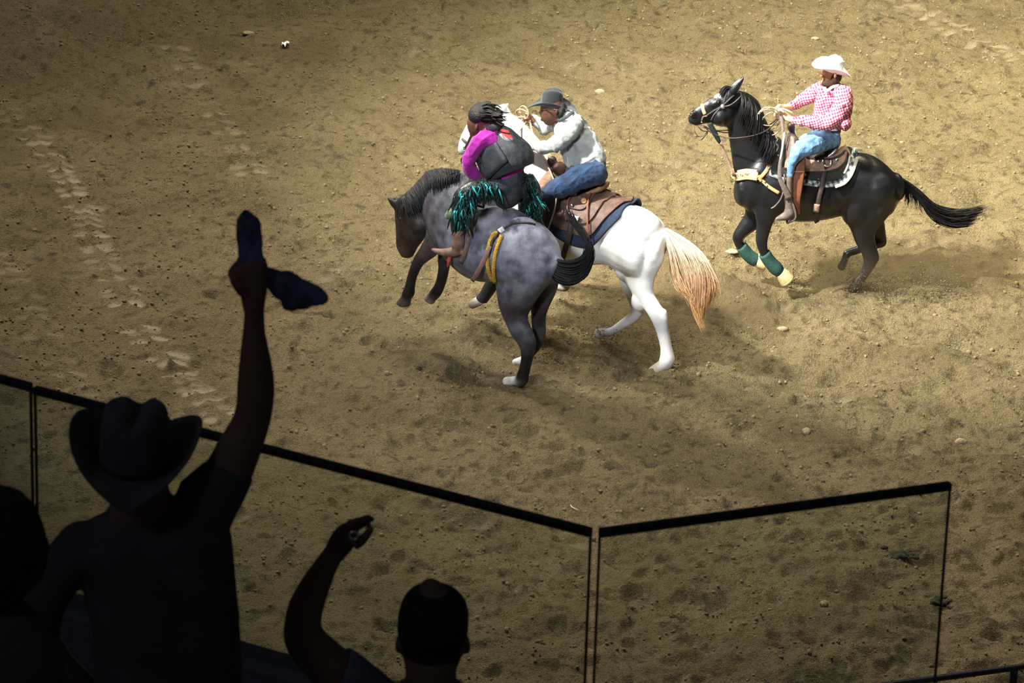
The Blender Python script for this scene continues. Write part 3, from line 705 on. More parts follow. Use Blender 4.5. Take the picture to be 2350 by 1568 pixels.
tp = [(1684, 392), (1692, 390), (1704, 389), (1718, 390), (1730, 391), (1740, 393)]; bt = [(1687, 418), (1694, 414), (1706, 411), (1718, 411), (1730, 412), (1739, 413)]
W3 = [cast(BB, (a[0]+b_[0])/2, (a[1]+b_[1])/2, .016, Vector(B.P(a[0], a[1]+10, -.1))) for a, b_ in zip(tp, bt)]
h0 = mirror_pt(B, W3[1]); W3 = [mirror_pt(B, W3[2]), h0]+W3
mb = MB(); ribbon(mb, W3, [.06, .09]+[.115]*6, .010); band = link('chest_band', mb.mesh(), mat('pale_tan_leather', (.66, .41, .22), .5, var=.08, scale=20), col_)
edge_strip('shoulder_strap', [(1744, 408), (1756, 394), (1768, 380), (1786, 362), (1794, 354)], .040, .010, .022, leather_tan, col_, None, BB)
edge_strip('belly_strap', [(1741, 408), (1752, 417), (1764, 427), (1778, 436), (1788, 442)], .036, .010, .020, leather_tan, col_, None, BB)
edge_strip('shoulder_strap', [(1740, 403), (1744, 408), (1746, 416)], .03, .012, .022, leather_tan, col_, None, BB)
for q in ((1739, 391.5), (1764, 377), (1765, 388), (1761.5, 426), (1785, 361), (1757, 417)): concho(q[0], q[1], .012, .03, col_, BB)
tc_ = bpy.data.curves.new('lettering', 'FONT'); tc_.body = 'Lil Tip Man'; tc_.size = .037; tc_.extrude = .001; tc_.align_x = 'CENTER'; tc_.align_y = 'CENTER'; tc_.shear = .2
to = bpy.data.objects.new('tmp', tc_); COL.objects.link(to); dg = bpy.context.evaluated_depsgraph_get(); dg.update(); tme = bpy.data.meshes.new_from_object(to.evaluated_get(dg)); bpy.data.objects.remove(to)
cw = Vector(cast(BB, 1706, 401, .024)); ex = (Vector(cast(BB, 1722, 399.5, .024))-Vector(cast(BB, 1690, 403.5, .024))).normalized(); ez = (CAMP-cw).normalized(); ey = ez.cross(ex).normalized(); ez = ex.cross(ey)
bvb = bvh_of(band.data)
for v in tme.vertices:
    p = cw+ex*v.co.x+ey*v.co.y; h = bvb.ray_cast(p+ez*.2, -ez)
    v.co = (h[0] if h[0] is not None else p)+ez*(.002+v.co.z)
link('lettering', tme, print_mat, band, False)['label'] = 'dark burnt lettering'
br = root('bridle', B.P(1640, 250, -.12), 'dark bridle with a pale noseband on the black horse head', 'bridle')
edge_strip('noseband', [(1612, 240), (1613, 245), (1614, 252), (1618, 262)], .036, .008, .010, mat('pale_noseband', (.60, .44, .24), .6, var=.1), br, 'pale tan noseband', BB)
edge_strip('cheek_strap', [(1614, 270), (1626, 262), (1640, 253), (1656, 244), (1668, 234), (1680, 222), (1694, 212)], .018, .008, .010, leather_dark, br, None, BB)
edge_strip('throat_strap', [(1632, 275), (1640, 262), (1652, 248), (1660, 245), (1676, 240), (1692, 228), (1702, 217)], .010, .006, .012, leather_grey, br, None, BB)
edge_strip('brow_strap', [(1658, 243), (1663, 232), (1667, 218), (1668, 206)], .014, .007, .010, leather_dark, br, None, BB)
edge_strip('bit', [(1610, 276), (1613, 268), (1618, 266), (1623, 266)], .016, .012, .012, leather_grey, br, None, BB)
concho(1659, 244, .026, .014, br, BB, mat('worn_silver', (.4, .38, .36), .35, .9)); concho(1610, 279, .011, .014, br, BB)
td = MB(); W3 = [B.P(*q) for q in ((1628, 282, -.04), (1637, 300, -.05), (1646, 316, -.05), (1652, 328, -.05))]; ribbon(td, W3, [.05, .06, .05, .03], .012)
tdo = link('tie_down', td.mesh(), mat('dark_webbing', (.012, .022, .022), .7), None); tag(tdo, 'dark tie-down strap hanging from black horse chin to tan breast collar', 'strap')
td = MB(); ribbon(td, [B.P(*q) for q in ((1652, 326, -.05), (1662, 348, -.06), (1672, 372, -.07), (1684, 404, -.10))], .03, .010); link('tie_down_end', td.mesh(), leather, tdo)['label'] = 'brown leather lower end'
td = MB(); rod(td, [B.P(*q) for q in ((1601, 290, -.06), (1612, 300, -.07), (1624, 303, -.07), (1616, 314, -.07), (1610, 321, -.06))], .006)
rod(td, [B.P(*q) for q in ((1594, 300, -.05), (1601, 312, -.06), (1612, 313, -.06), (1626, 300, -.06))], .004); rod(td, [B.P(*q) for q in ((1612, 292, -.05), (1640, 299, -.05), (1672, 299, -.04))], .006); link('strap_ends', td.mesh(), leather_dark, tdo)
rein = MB()
rod(rein, [B.P(*q) for q in ((1612, 288, -.09), (1630, 303, -.12), (1650, 312, -.14), (1675, 317, -.2), (1700, 316, -.25), (1730, 311, -.27), (1755, 302, -.25), (1772, 289, -.2), (1786, 274, -.16))], .0065)
rod(rein, [B.P(*q) for q in ((1612, 288, .06), (1640, 300, .10), (1690, 306, .16), (1740, 300, .14), (1770, 284, 0), (1788, 268, -.12))], .0065)
ro = link('reins', rein.mesh(), leather_dark, None); tag(ro, 'thin dark reins from black horse bit to the hands of the rider in pink', 'reins')
rein = MB(); ribbon(rein, [B.P(*q) for q in ((1788, 255, -.15), (1794, 275, -.2), (1797, 305, -.27), (1796, 340, -.33), (1790, 380, -.38), (1790, 410, -.41), (1800, 432, -.43), (1812, 458, -.44))], [.03, .04, .03, .03, .04, .045, .06, .07], .010)
link('rein_end', rein.mesh(), leather_grey, ro)['label'] = 'broad grey-brown strap end hanging past the knee'
rein = MB(); ribbon(rein, [B.P(*q) for q in ((1800, 300, -.25), (1798, 320, -.33), (1794, 350, -.36), (1788, 378, -.36))], .018, .008); link('tie_strap', rein.mesh(), cream, ro)['label'] = 'pale thin strap'
rein = MB(); rod(rein, [B.P(*q) for q in ((1800, 400, -.40), (1799, 430, -.42), (1793, 455, -.42), (1780, 472, -.40), (1770, 479, -.38))], .009); link('rein_end', rein.mesh(), leather_grey, ro)
la = MB()
for i, (cx, cy, rx, ry, a0) in enumerate(((1764, 272, 26, 26, .1), (1766, 276, 30, 22, .5), (1770, 268, 32, 20, -.2), (1772, 284, 24, 30, .8))):
    rod(la, [B.P(cx+rx*math.cos(t)*math.cos(a0)-ry*math.sin(t)*math.sin(a0), cy+rx*math.cos(t)*math.sin(a0)+ry*math.sin(t)*math.cos(a0), -.16+.05*math.sin(t+i)) for t in np.linspace(0, 2*math.pi, 17)], .006, sub=3, n=6)
rod(la, [B.P(*q) for q in ((1786, 250, -.17), (1800, 251, -.2), (1813, 257, -.22), (1824, 268, -.2))], .011, n=8)
lo = link('lariat', la.mesh(), rope_m, None); tag(lo, 'coiled pale lariat in the hands of the rider in pink', 'rope')

# --- rider in pink
pr = root('person', B.P(1885, 330, 0), 'bearded rider in a pink gingham shirt and white hat on the black horse', 'person')
SK = (.30, .115, .065); HAND = (.62, .38, .24)
TORSO = [(1884, 318, 1918, 322, 0, .9), (1868, 296, 1926, 300, 0, .72), (1864, 272, 1948, 278, 0, .66), (1869, 245, 1956, 246, 0, .66), (1873, 222, 1956, 218, 0, .74), (1881, 203, 1947, 203, 0, .78), (1892, 194, 1930, 194, 0, .7)]
NARM = [(1934, 214, 20, -.20), (1933, 240, 20, -.27), (1919, 266, 18.5, -.31), (1899, 282, 17, -.33), (1870, 281, 14.5, -.31), (1842, 278, 12, -.26), (1824, 277, 9, -.20)]
FARM = [(1886, 203, 17, .18), (1868, 216, 17, .24), (1846, 228, 15, .26), (1826, 238, 12, .22), (1811, 246, 8.5, .13)]
NLEG = [(1904, 314, 27, -.09, .9), (1880, 324, 25, -.20), (1852, 337, 22, -.31), (1829, 351, 17, -.36), (1818, 372, 10, -.38), (1814, 392, 8, -.385), (1812, 408, 7.5, -.385)]
FLEG = [(1900, 314, 26, .10, .9), (1872, 322, 24, .20), (1846, 334, 20, .30), (1828, 350, 17, .35), (1822, 374, 13, .37), (1818, 394, 11, .375), (1816, 408, 10, .375)]
def NBOOT(s): return [(1812, 404, 7.5, s), (1811, 430, 8.5, s), (1810, 456, 9.5, s), (1812, 474, 11, s), (1812, 488, 13, s), (1803, 496, 10, s), (1791, 500, 6.5, s), (1781, 503, 3, s)]
bd = MB()
for q in (TORSO, NARM, FARM, NLEG, FLEG): tube(bd, B, q, shrink=.72, col=HAND)
for s in (-.39, .375): tube(bd, B, NBOOT(s), shrink=.7, col=HAND)
tube(bd, B, [(1918, 206, 12, 0), (1912, 190, 11, -.01), (1910, 180, 11, -.02)], col=SK)
tube(bd, B, [(1890, 188, 1926, 192, -.02, .72), (1886, 176, 1928, 176, -.02, .78), (1888, 163, 1930, 162, -.02, .78), (1894, 148, 1928, 146, -.02, .75)], n=16, col=SK)
blob(bd, B, 1885, 175, 4.5, 4, 0, -.075, .022, SK); blob(bd, B, 1890, 190, 9, 6, 0, -.05, .05, SK); blob(bd, B, 1917, 174, 4, 7, 10, -.155, .014, SK)
tube(bd, B, [(1826, 277, 7.5, -.20), (1812, 273, 8, -.18), (1800, 265, 9.5, -.15, .7), (1792, 260, 8, -.14, .7)], col=HAND)
fingers(bd, B, (1796, 256, -.16), 4, (-.5, 5.4, .005), [(0, 0, 0), (-9, -1, -.02), (-18, 0, .0), (-17, 3, .03), (-10, 4, .04)], .0125)
rod(bd, [B.P(*q) for q in ((1806, 266, -.18), (1798, 257, -.20), (1790, 252, -.19), (1786, 251, -.17))], [.015, .014, .012, .009])
tube(bd, B, [(1812, 246, 7.5, .12), (1800, 247, 8, .06), (1789, 249, 8, .0, .7)], col=HAND)
fingers(bd, B, (1792, 244, -.03), 4, (0, 4.2, -.004), [(0, 0, 0), (-8, 0, -.03), (-13, 2, -.02), (-11, 5, .02)], .011)
rod(bd, [B.P(*q) for q in ((1798, 243, .04), (1790, 241, -.0), (1783, 244, -.03), (1781, 250, -.04))], [.014, .013, .012, .009])
pm = remesh(bd, 0.0095, 3); bd.rings += [(np.array(B.P(1782, 260, -.16)), .05, HAND)]; paint(pm, bd.rings)
link('body', pm, skin_mat, pr)
sh = MB(); [tube(sh, B, q) for q in (TORSO[1:], NARM, FARM)]
blob(sh, B, 1934, 216, 21, 20, 0, -.13, .14); blob(sh, B, 1888, 205, 17, 15, 0, .10, .13); blob(sh, B, 1940, 282, 14, 16, 0, -.02, .14)
shirt = link('shirt', wrinkle(remesh(sh, .009, 3), .011, .085, 1), gingham, pr); shirt['label'] = 'pink and white gingham shirt'
mb = MB(); ribbon(mb, [B.P(*q) for q in ((1890, 193, -.03), (1893, 202, -.12), (1899, 208, -.16), (1910, 200, -.17), (1926, 196, -.14))], .03, .008); link('collar', mb.mesh(), mat('pale_collar', (.75, .62, .66), .9), shirt)
je = MB(); [tube(je, B, q, round_ends=(True, False)) for q in (NLEG, FLEG)]; tube(je, B, [(1874, 328, 1918, 330, 0, .95), (1868, 312, 1926, 318, 0, .8), (1868, 294, 1926, 298, 0, .72)])
jn = link('jeans', wrinkle(remesh(je, .009, 3), .009, .075, 2), denim_l, pr); jn['label'] = 'faded light blue jeans'
mb = MB(); ribbon(mb, [B.P(*q) for q in ((1868, 297, -.1), (1885, 301, -.19), (1908, 304, -.19), (1925, 303, -.1), (1926, 300, .1), (1890, 298, .19), (1868, 295, .1), (1868, 297, -.1))], .035, .012, nrm=[(-1, -.5, 0), (-.4, -1, 0), (.3, -1, 0), (1, -.5, 0), (1, .5, 0), (0, 1, 0), (-1, .5, 0), (-1, -.5, 0)]); link('belt', mb.mesh(), leather_dark, pr)
for s in (-.39, .375):
    bo = MB(); tube(bo, B, NBOOT(s), n=14, sub=5); blob(bo, B, 1823, 494, 6, 10, 0, s, .035); link('boot', remesh(bo, .008, 2), leather_grey, pr)
bbd = MB(); blob(bbd, B, 1902, 189, 18, 10, 8, -.03, .115); blob(bbd, B, 1916, 182, 10, 13, 0, -.09, .05); blob(bbd, B, 1893, 192, 9, 7, 0, -.07, .05); link('beard', remesh(bbd, .007, 2), beard_mat, pr)
hb_ = MB(); blob(hb_, B, 1921, 172, 11, 16, 0, -.02, .13); link('hair', remesh(hb_, .009, 2), beard_mat, pr)
hat('hat', Vector(B.P(1909, 160, -.02)), (-.90, -.30, .31), (.26, -.1, 1), white_felt, pr, L=.225, Wd=.17, cl=.108, cw=.09, ch=.135, curl=.075, dip=.015)['label'] = 'white felt western hat'
# ================================================================== white horse and its rider in grey
Wf = Fig(at_z(1520, 852).y+0.13, 1515, -0.60)
WH = (.87, .89, .89); WG = (.30, .31, .33); WS = (.62, .63, .65); HF = (.34, .29, .27)
white_coat = coat('white_coat', 0.6, 0.10, 7, 0.3, 0.12)
wb = MB()
tube(wb, Wf, [(1522, 530, 1512, 600, 0, .7), (1506, 508, 1486, 645, 0, .76), (1476, 484, 1440, 628, 0, .8), (1446, 472, 1402, 606, 0, .82), (1412, 463, 1362, 606, 0, .82), (1370, 450, 1318, 602, 0, .82),
             (1325, 433, 1272, 585, 0, .82), (1288, 412, 1232, 560, 0, .76), (1258, 402, 1196, 530, 0, .66), (1236, 398, 1172, 500, 0, .6)], n=22, col=WH)
tube(wb, Wf, [(1278, 392, 1185, 490, 0, .42), (1252, 350, 1163, 425, 0, .40), (1226, 316, 1140, 368, 0, .40), (1200, 284, 1124, 326, 0, .42), (1172, 260, 1112, 302, 0, .44)], n=18, col=WH)
tube(wb, Wf, [(1156, 264, 24, 0, .8), (1128, 272, 29, 0, .75), (1102, 291, 28, -.02, .75), (1081, 314, 22, -.04, .75), (1067, 334, 15, -.05, .8), (1061, 347, 10, -.05, .9)], n=16, col=[WH]*4+[WS, (.25, .24, .25)])
for ds in (-.06, .07): tube(wb, Wf, [(1143, 256, 10, ds, .6), (1155, 247, 9.5, ds, .6), (1167, 238, 2.4, ds, .8)], n=10, col=WH)
tube(wb, Wf, [(1425, 560, 1522, 556, -.05, .5), (1424, 612, 1522, 598, -.12, .42), (1434, 640, 1503, 640, -.13, .44), (1449, 668, 1500, 673, -.13, .52), (1474, 702, 1514, 698, -.13, .52), (1489, 724, 1530, 722, -.13, .5),
              (1500, 744, 1533, 745, -.13, .58), (1510, 770, 1536, 770, -.13, .78), (1517, 800, 1541, 800, -.13, .88), (1514, 825, 1547, 828, -.13, .9), (1503, 839, 1540, 846, -.13, .9), (1494, 850, 1528, 857, -.13, .9)],
     n=14, sub=6, col=[WH]*5+[WS, WG, WS, WH, WH, HF, HF])
tube(wb, Wf, [(1462, 600, 46, .10, .45), (1452, 648, 29, .13, .5), (1456, 680, 16, .13, .8), (1464, 707, 14.5, .13, .8), (1455, 727, 13, .13), (1430, 744, 11.5, .13), (1405, 760, 9.5, .13), (1388, 763, 10.5, .13), (1370, 766, 9, .13)], n=12, sub=6, col=[WH]*6+[WS, WG, HF])
tube(wb, Wf, [(1222, 500, 46, -.10, .45), (1180, 570, 28, -.14, .55), (1153, 612, 18, -.14), (1130, 652, 13, -.14), (1114, 678, 11, -.14), (1100, 690, 12, -.14), (1084, 699, 11, -.14)], n=12, sub=6, col=[WH]*5+[HF, (.12, .12, .07)])
tube(wb, Wf, [(1235, 505, 40, .10, .45), (1222, 565, 26, .13, .6), (1218, 602, 16, .13), (1240, 632, 12, .13), (1266, 648, 10, .13), (1283, 655, 11, .13), (1298, 660, 10, .13)], n=12, sub=6, col=[WH]*6+[HF])
for bl_ in ((1470, 540, 50, 52, 35, -.10, .17), (1440, 610, 30, 42, -20, -.10, .11), (1500, 580, 24, 44, 10, -.12, .10), (1445, 500, 40, 26, 35, -.06, .13), (1240, 450, 36, 60, -20, -.06, .14), (1105, 300, 20, 20, 0, -.06, .09), (1468, 690, 20, 26, -20, -.13, .055)):
    blob(wb, Wf, *bl_, col=WH)
for bl_ in ((1524, 722, 8, 13, 0, -.13, .035), (1538, 833, 9, 8, 20, -.13, .035), (1472, 714, 9, 10, 0, .13, .035)): blob(wb, Wf, *bl_, col=WH)
blob(wb, Wf, 1404, 611, 7, 9, 20, -.02, .04, col=(.05, .045, .045))
tube(wb, Wf, [(1520, 838, 13, -.13), (1502, 856, 18, -.13)], n=14, round_ends=(True, False), col=(.30, .26, .26))
tube(wb, Wf, [(1392, 762, 9.5, .13), (1370, 767, 13, .13)], n=14, round_ends=(True, False), col=(.30, .27, .25))
wm = remesh(wb, 0.0135, 3, soft=14); paint(wm, wb.rings)
horse_w = link('horse', wm, white_coat); tag(horse_w, 'white horse with a cream and orange tail, ridden by the man in the black hat', 'horse')
WB = bvh_of(wm)
mb = MB(); blob(mb, Wf, 1089, 296, 3.5, 2.5, 0, -.15, .02, n=8); link('eye', mb.mesh(), eye_mat, horse_w)
cr_ = (.92, .86, .74); og_ = (.82, .46, .18)
tl = strands(Wf, [[(1524, 530, 0), (1530, 552, 0), (1537, 585, 0), (1543, 625, 0), (1556, 660, 0), (1572, 672, 0)], [(1526, 528, 0), (1540, 552, 0), (1556, 590, 0), (1570, 635, 0), (1578, 668, 0), (1590, 690, 0)],
                  [(1526, 527, 0), (1552, 552, 0), (1582, 592, 0), (1597, 650, 0), (1596, 710, 0), (1616, 762, 0)], [(1528, 526, 0), (1560, 550, 0), (1596, 588, 0), (1614, 640, 0), (1610, 700, 0), (1606, 740, 0)],
                  [(1530, 526, 0), (1564, 548, 0), (1602, 580, 0), (1626, 622, 0), (1630, 665, 0), (1616, 712, 0)], [(1530, 526, 0), (1568, 549, 0), (1606, 580, 0), (1634, 622, 0), (1648, 655, 0), (1652, 675, 0)]],
             1500, .0048, .0016, 4.2, 13, .06, colA=cr_, colB=og_, seed=12, tipvar=.35)
link('tail', tl, hair_mat, horse_w)
mn = strands(Wf, [[(1160, 258, .0), (1176, 278, .0), (1196, 304, 0), (1206, 328, 0)], [(1172, 262, .02), (1192, 284, .02), (1214, 316, .0), (1232, 344, 0)], [(1186, 270, .04), (1208, 296, .04), (1232, 330, .02), (1254, 360, .02)],
                   [(1206, 292, .05), (1226, 316, .05), (1248, 344, .05), (1272, 378, .05)]], 420, .007, .002, 3.2, 9, .04, colA=(.62, .45, .33), colB=(.70, .55, .42), seed=13)
for q in ('mane',): link(q, mn, hair_mat, horse_w)
mb = MB(); tube(mb, Wf, [(1143, 632, 18, -.14), (1128, 655, 15.5, -.14), (1114, 677, 13.5, -.14), (1106, 687, 14, -.14)], n=14, round_ends=(False, False)); link('leg_boot', mb.mesh(), mat('black_neoprene', (.012, .013, .014), .6), horse_w)['label'] = 'black protective boot on the foreleg'
bl = drape('saddle_blanket', Wf, WB, [(1255, 520), (1282, 545), (1312, 560), (1345, 567), (1366, 560), (1396, 530), (1426, 500)], [(1276, 410), (1310, 424), (1350, 438), (1388, 450), (1416, 459), (1437, 466), (1453, 472)], .014, .016, navy, None, nj=9)
tag(bl, 'navy felt saddle blanket edging the brown saddle on the white horse', 'blanket')
sw = root('saddle', Wf.P(1340, 430, 0), 'dark brown leather saddle with a tan cantle under the man in grey', 'saddle')
brown_s = mat('chocolate_leather', (.13, .075, .058), .5, var=.35, scale=20, bump=.2)
drape('skirt', Wf, WB, [(1258, 500), (1284, 520), (1310, 530), (1340, 541), (1364, 538), (1392, 508), (1420, 482)], [(1278, 404), (1312, 416), (1350, 428), (1388, 438), (1414, 446), (1434, 454), (1449, 463)], .034, .018, brown_s, sw, nj=8)
drape('housing', Wf, WB, [(1290, 500), (1315, 508), (1342, 514), (1362, 506), (1380, 484), (1396, 464)], [(1312, 410), (1338, 418), (1364, 426), (1384, 432), (1400, 438), (1412, 444)], .056, .012, brown_s, sw, nj=7)
drape('seat_jockey', Wf, WB, [(1300, 476), (1318, 484), (1340, 487), (1356, 476), (1368, 460)], [(1318, 408), (1338, 414), (1356, 420), (1370, 426), (1384, 432)], .072, .010, brown_s, sw, nj=6)
mb = MB(); tube(mb, Wf, [(1331, 443, 1334, 450, -.06, 4), (1355, 431, 1359, 445, -.03, 3.2), (1380, 421, 1385, 438, 0, 2.8), (1392, 417, 1395, 425, 0, 2.2)], n=18); link('cantle', mb.mesh(), mat('tan_cantle', (.36, .21, .10), .55, var=.2), sw)['label'] = 'tan raised cantle'
mb = MB(); tube(mb, Wf, [(1272, 378, 1302, 386, 0, 1.6), (1256, 396, 1298, 412, 0, 1.9), (1240, 420, 1292, 438, 0, 2.0)], n=16); link('swell', remesh(mb, .012, 4), mat('worn_tan_leather', (.27, .155, .10), .55, var=.35, bump=.15), sw)['label'] = 'worn tan swell'
mb = MB(); tube(mb, Wf, [(1284, 400, 7, 0), (1276, 384, 6.5, 0), (1268, 374, 9, 0), (1266, 368, 9, 0)], n=12); link('horn', mb.mesh(), leather_dark, sw)
mb = MB(); tube(mb, Wf, [(1296, 420, 1292, 446, 0, 2.0), (1325, 426, 1320, 448, 0, 2.6), (1352, 430, 1350, 448, 0, 2.6)], n=14); link('seat', mb.mesh(), leather_dark, sw)
edge_strip('tie_string', [(1367, 451), (1357, 462), (1355, 485), (1357, 512), (1359, 540), (1360, 560)], .020, .010, .095, leather_red, sw, None, WB, Wf)
edge_strip('tie_string', [(1325, 449), (1318, 458), (1311, 470), (1310, 490), (1308, 510)], .018, .010, .095, leather_red, sw, None, WB, Wf)
for q in ((1367, 450), (1320, 481), (1317, 494), (1338, 503)): concho(q[0], q[1], .014, .10, sw, WB)
concho(1345, 474, .03, .098, sw, WB, leather_tan, 'rosette')
edge_strip('buckle', [(1312, 500), (1322, 504), (1336, 509)], .075, .012, .085, mat('nickel', (.42, .38, .30), .35, .8, var=.4, scale=40), sw, 'dull metal rigging buckle', WB, Wf)
edge_strip('cinch_strap', [(1318, 512), (1314, 535), (1306, 560), (1296, 585), (1286, 600)], .06, .012, .06, leather_dark, sw, None, WB, Wf)
mb = MB(); ribbon(mb, [Wf.P(*q) for q in ((1262, 432, -.40), (1256, 460, -.44), (1250, 500, -.46), (1246, 540, -.46))], [.16, .17, .14, .09], .012); link('fender', mb.mesh(), leather_dark, sw)
# rider in grey
gr = root('person', Wf.P(1340, 400, 0), 'man in a pale grey shirt, dark jeans and black hat leaning over the white horse', 'person')
SKD = (.115, .048, .032)
TOR = [(1322, 424, 1374, 420, 0, .9), (1304, 398, 1386, 392, 0, .74), (1302, 378, 1386, 366, 0, .68), (1294, 356, 1378, 345, 0, .66), (1285, 334, 1366, 322, 0, .68), (1278, 310, 1351, 298, 0, .74), (1274, 291, 1336, 276, 0, .76), (1283, 276, 1322, 264, 0, .7)]
NA = [(1320, 288, 19, -.19), (1301, 309, 20, -.26), (1279, 330, 18.5, -.30), (1254, 338, 15, -.28), (1228, 335, 13, -.24), (1208, 337, 10.5, -.20)]
FA = [(1286, 282, 17, .18), (1268, 288, 16, .25), (1251, 294, 14.5, .28), (1237, 285, 11.5, .25), (1223, 276, 9.5, .20)]
NL = [(1368, 397, 30, -.10), (1334, 406, 29, -.22), (1300, 424, 26, -.33), (1266, 440, 22, -.39), (1250, 454, 19, -.41), (1246, 480, 16, -.42), (1244, 505, 13, -.43)]
FL = [(1366, 395, 28, .10), (1330, 404, 27, .22), (1292, 420, 23, .33), (1262, 434, 20, .38), (1248, 455, 16, .40), (1244, 480, 13, .40), (1240, 505, 12, .40)]
def GBOOT(s): return [(1246, 482, 17.5, s), (1243, 510, 14, s), (1240, 535, 11, s), (1238, 552, 12, s), (1230, 562, 10, s), (1216, 566, 6, s), (1206, 568, 3, s)]
bd = MB()
for q in (TOR, NA, FA, NL, FL): tube(bd, Wf, q, shrink=.72, col=SKD)
for s in (-.43, .40): tube(bd, Wf, GBOOT(s), shrink=.7, col=SKD)
HN = (.34, .18, .12)
tube(bd, Wf, [(1304, 280, 14, 0), (1288, 268, 13, 0), (1276, 262, 13, 0)], col=SKD)
tube(bd, Wf, [(1249, 277, 1274, 282, 0, .75), (1243, 265, 1286, 272, 0, .8), (1242, 251, 1292, 254, 0, .8), (1245, 236, 1290, 238, 0, .8)], n=16, col=SKD)
blob(bd, Wf, 1240, 258, 4.5, 3.5, -20, 0, .02, SKD); blob(bd, Wf, 1246, 274, 6, 4, 0, 0, .03, SKD); blob(bd, Wf, 1277, 256, 4, 7, 10, -.155, .012, SKD)
tube(bd, Wf, [(1210, 337, 8.5, -.20), (1202, 336, 9, -.19, .7), (1193, 334, 8, -.18, .7)], col=HN)
fingers(bd, Wf, (1195, 329, -.20), 4, (-.3, 4, .004), [(0, 0, 0), (-8, 0, -.02), (-13, 3, .0), (-10, 5, .03)], .0115)
rod(bd, [Wf.P(*q) for q in ((1202, 332, -.2), (1195, 326, -.2), (1189, 324, -.18))], [.014, .013, .009])
tube(bd, Wf, [(1224, 277, 8, .20), (1216, 272, 8.5, .16, .7), (1210, 268, 8, .14, .7)], col=HN)
fingers(bd, Wf, (1213, 264, .10), 4, (-1.0, 4.2, .004), [(0, 0, 0), (-7, -1, -.02), (-11, 2, -.0), (-8, 5, .03)], .0115)
rod(bd, [Wf.P(*q) for q in ((1218, 268, .14), (1212, 260, .12), (1206, 257, .10))], [.014, .013, .009])
pm = remesh(bd, .0095, 3); bd.rings += [(np.array(Wf.P(1188, 334, -.2)), .05, HN), (np.array(Wf.P(1204, 268, .1)), .05, HN)]; paint(pm, bd.rings); link('body', pm, skin_mat, gr)
sh = MB(); [tube(sh, Wf, q) for q in (TOR[2:], NA, FA)]; blob(sh, Wf, 1318, 288, 22, 20, 0, -.12, .14); blob(sh, Wf, 1290, 284, 16, 15, 0, .10, .13)
shirt = link('shirt', wrinkle(remesh(sh, .009, 3), .014, .10, 3), mat('grey_shirt', (.37, .40, .39), .9, var=.12, scale=10, bump=.5, bscale=18, sheen=.1), gr); shirt['label'] = 'pale grey long-sleeved shirt'
mb = MB(); ribbon(mb, [Wf.P(*q) for q in ((1280, 276, -.10), (1294, 272, -.13), (1308, 262, -.10), (1314, 256, 0), (1300, 258, .1))], .035, .012); link('collar', mb.mesh(), mat('grey_collar', (.06, .07, .075), .9), shirt)
je = MB(); [tube(je, Wf, q) for q in (NL, FL)]; tube(je, Wf, [(1326, 432, 1372, 424, 0, .95), (1302, 408, 1384, 400, 0, .8), (1302, 388, 1386, 376, 0, .74)])
link('jeans', wrinkle(remesh(je, .009, 3), .010, .08, 4), denim_d, gr)['label'] = 'dark blue jeans'
JB = bvh_of(gr.children[-1].data)
edge_strip('belt', [(1302, 389), (1312, 392), (1330, 393), (1350, 388), (1370, 381), (1385, 373)], .045, .012, .008, leather_grey, gr, None, JB, Wf)
for s in (-.43, .40):
    bo = MB(); tube(bo, Wf, GBOOT(s), n=14, sub=5); blob(bo, Wf, 1246, 560, 6, 9, 0, s, .035); link('boot', remesh(bo, .009, 2), leather_dark, gr)
mb = MB(); blob(mb, Wf, 1287, 254, 11, 18, 15, -.02, .12); link('hair', remesh(mb, .009, 2), mat('black_hair', (.008, .007, .007), .7, bump=.4), gr)
mb = MB(); rod(mb, [Wf.P(*q) for q in ((1244, 252, -.08), (1252, 251, -.13), (1264, 252, -.155), (1276, 252, -.165))], .006); blob(mb, Wf, 1246, 254, 4.5, 3.5, 0, -.08, .03); link('glasses', mb.mesh(), mat('dark_lens', (.02, .02, .02), .1, spec=.8), gr)
hat('hat', Vector(Wf.P(1267, 240, -.0)), (-.96, .26, -.02), (0, .04, 1), black_felt, gr, L=.265, Wd=.145, cl=.112, cw=.095, ch=.15, curl=.055, dip=.065, band=black_felt)['label'] = 'black felt western hat'
# ropes in the grey rider's hands
la = MB()
for i, (cx, cy, rx, ry, a0) in enumerate(((1200, 262, 16, 9, .5), (1198, 276, 17, 7, .1), (1204, 288, 9, 22, .15), (1210, 292, 8, 20, -.2), (1203, 258, 9, 15, -.3))):
    rod(la, [Wf.P(cx+rx*math.cos(t)*math.cos(a0)-ry*math.sin(t)*math.sin(a0), cy+rx*math.cos(t)*math.sin(a0)+ry*math.sin(t)*math.cos(a0), .08+.05*math.sin(t+i)) for t in np.linspace(0, 2*math.pi, 15)], .0085, sub=3, n=6)
lo = link('lariat', la.mesh(), mat('tan_rope', (.40, .24, .15), .7, var=.4, scale=120), None); tag(lo, 'bunched tan rope coils in the raised hand of the man in grey', 'rope')
la = MB(); rod(la, [Wf.P(*q) for q in ((1216, 276, .08), (1222, 300, .06), (1229, 320, .05), (1246, 360, -.1), (1262, 392, -.22), (1273, 420, -.36), (1277, 448, -.44), (1273, 480, -.50), (1262, 515, -.52), (1252, 542, -.50))], .0085, n=6)
rod(la, [Wf.P(*q) for q in ((1206, 282, .06), (1192, 300, -.1), (1178, 314, -.2), (1140, 322, -.2), (1090, 340, -.15), (1066, 346, -.12))], .0085, n=6)
lo = link('reins', la.mesh(), mat('pale_rope', (.45, .38, .32), .7, var=.3, scale=120), None); tag(lo, 'pale braided rope rein from the white horse head down past the saddle', 'reins')
bw = root('bridle', Wf.P(1075, 330, -.1), 'dark bridle with a metal bit on the white horse head', 'bridle')
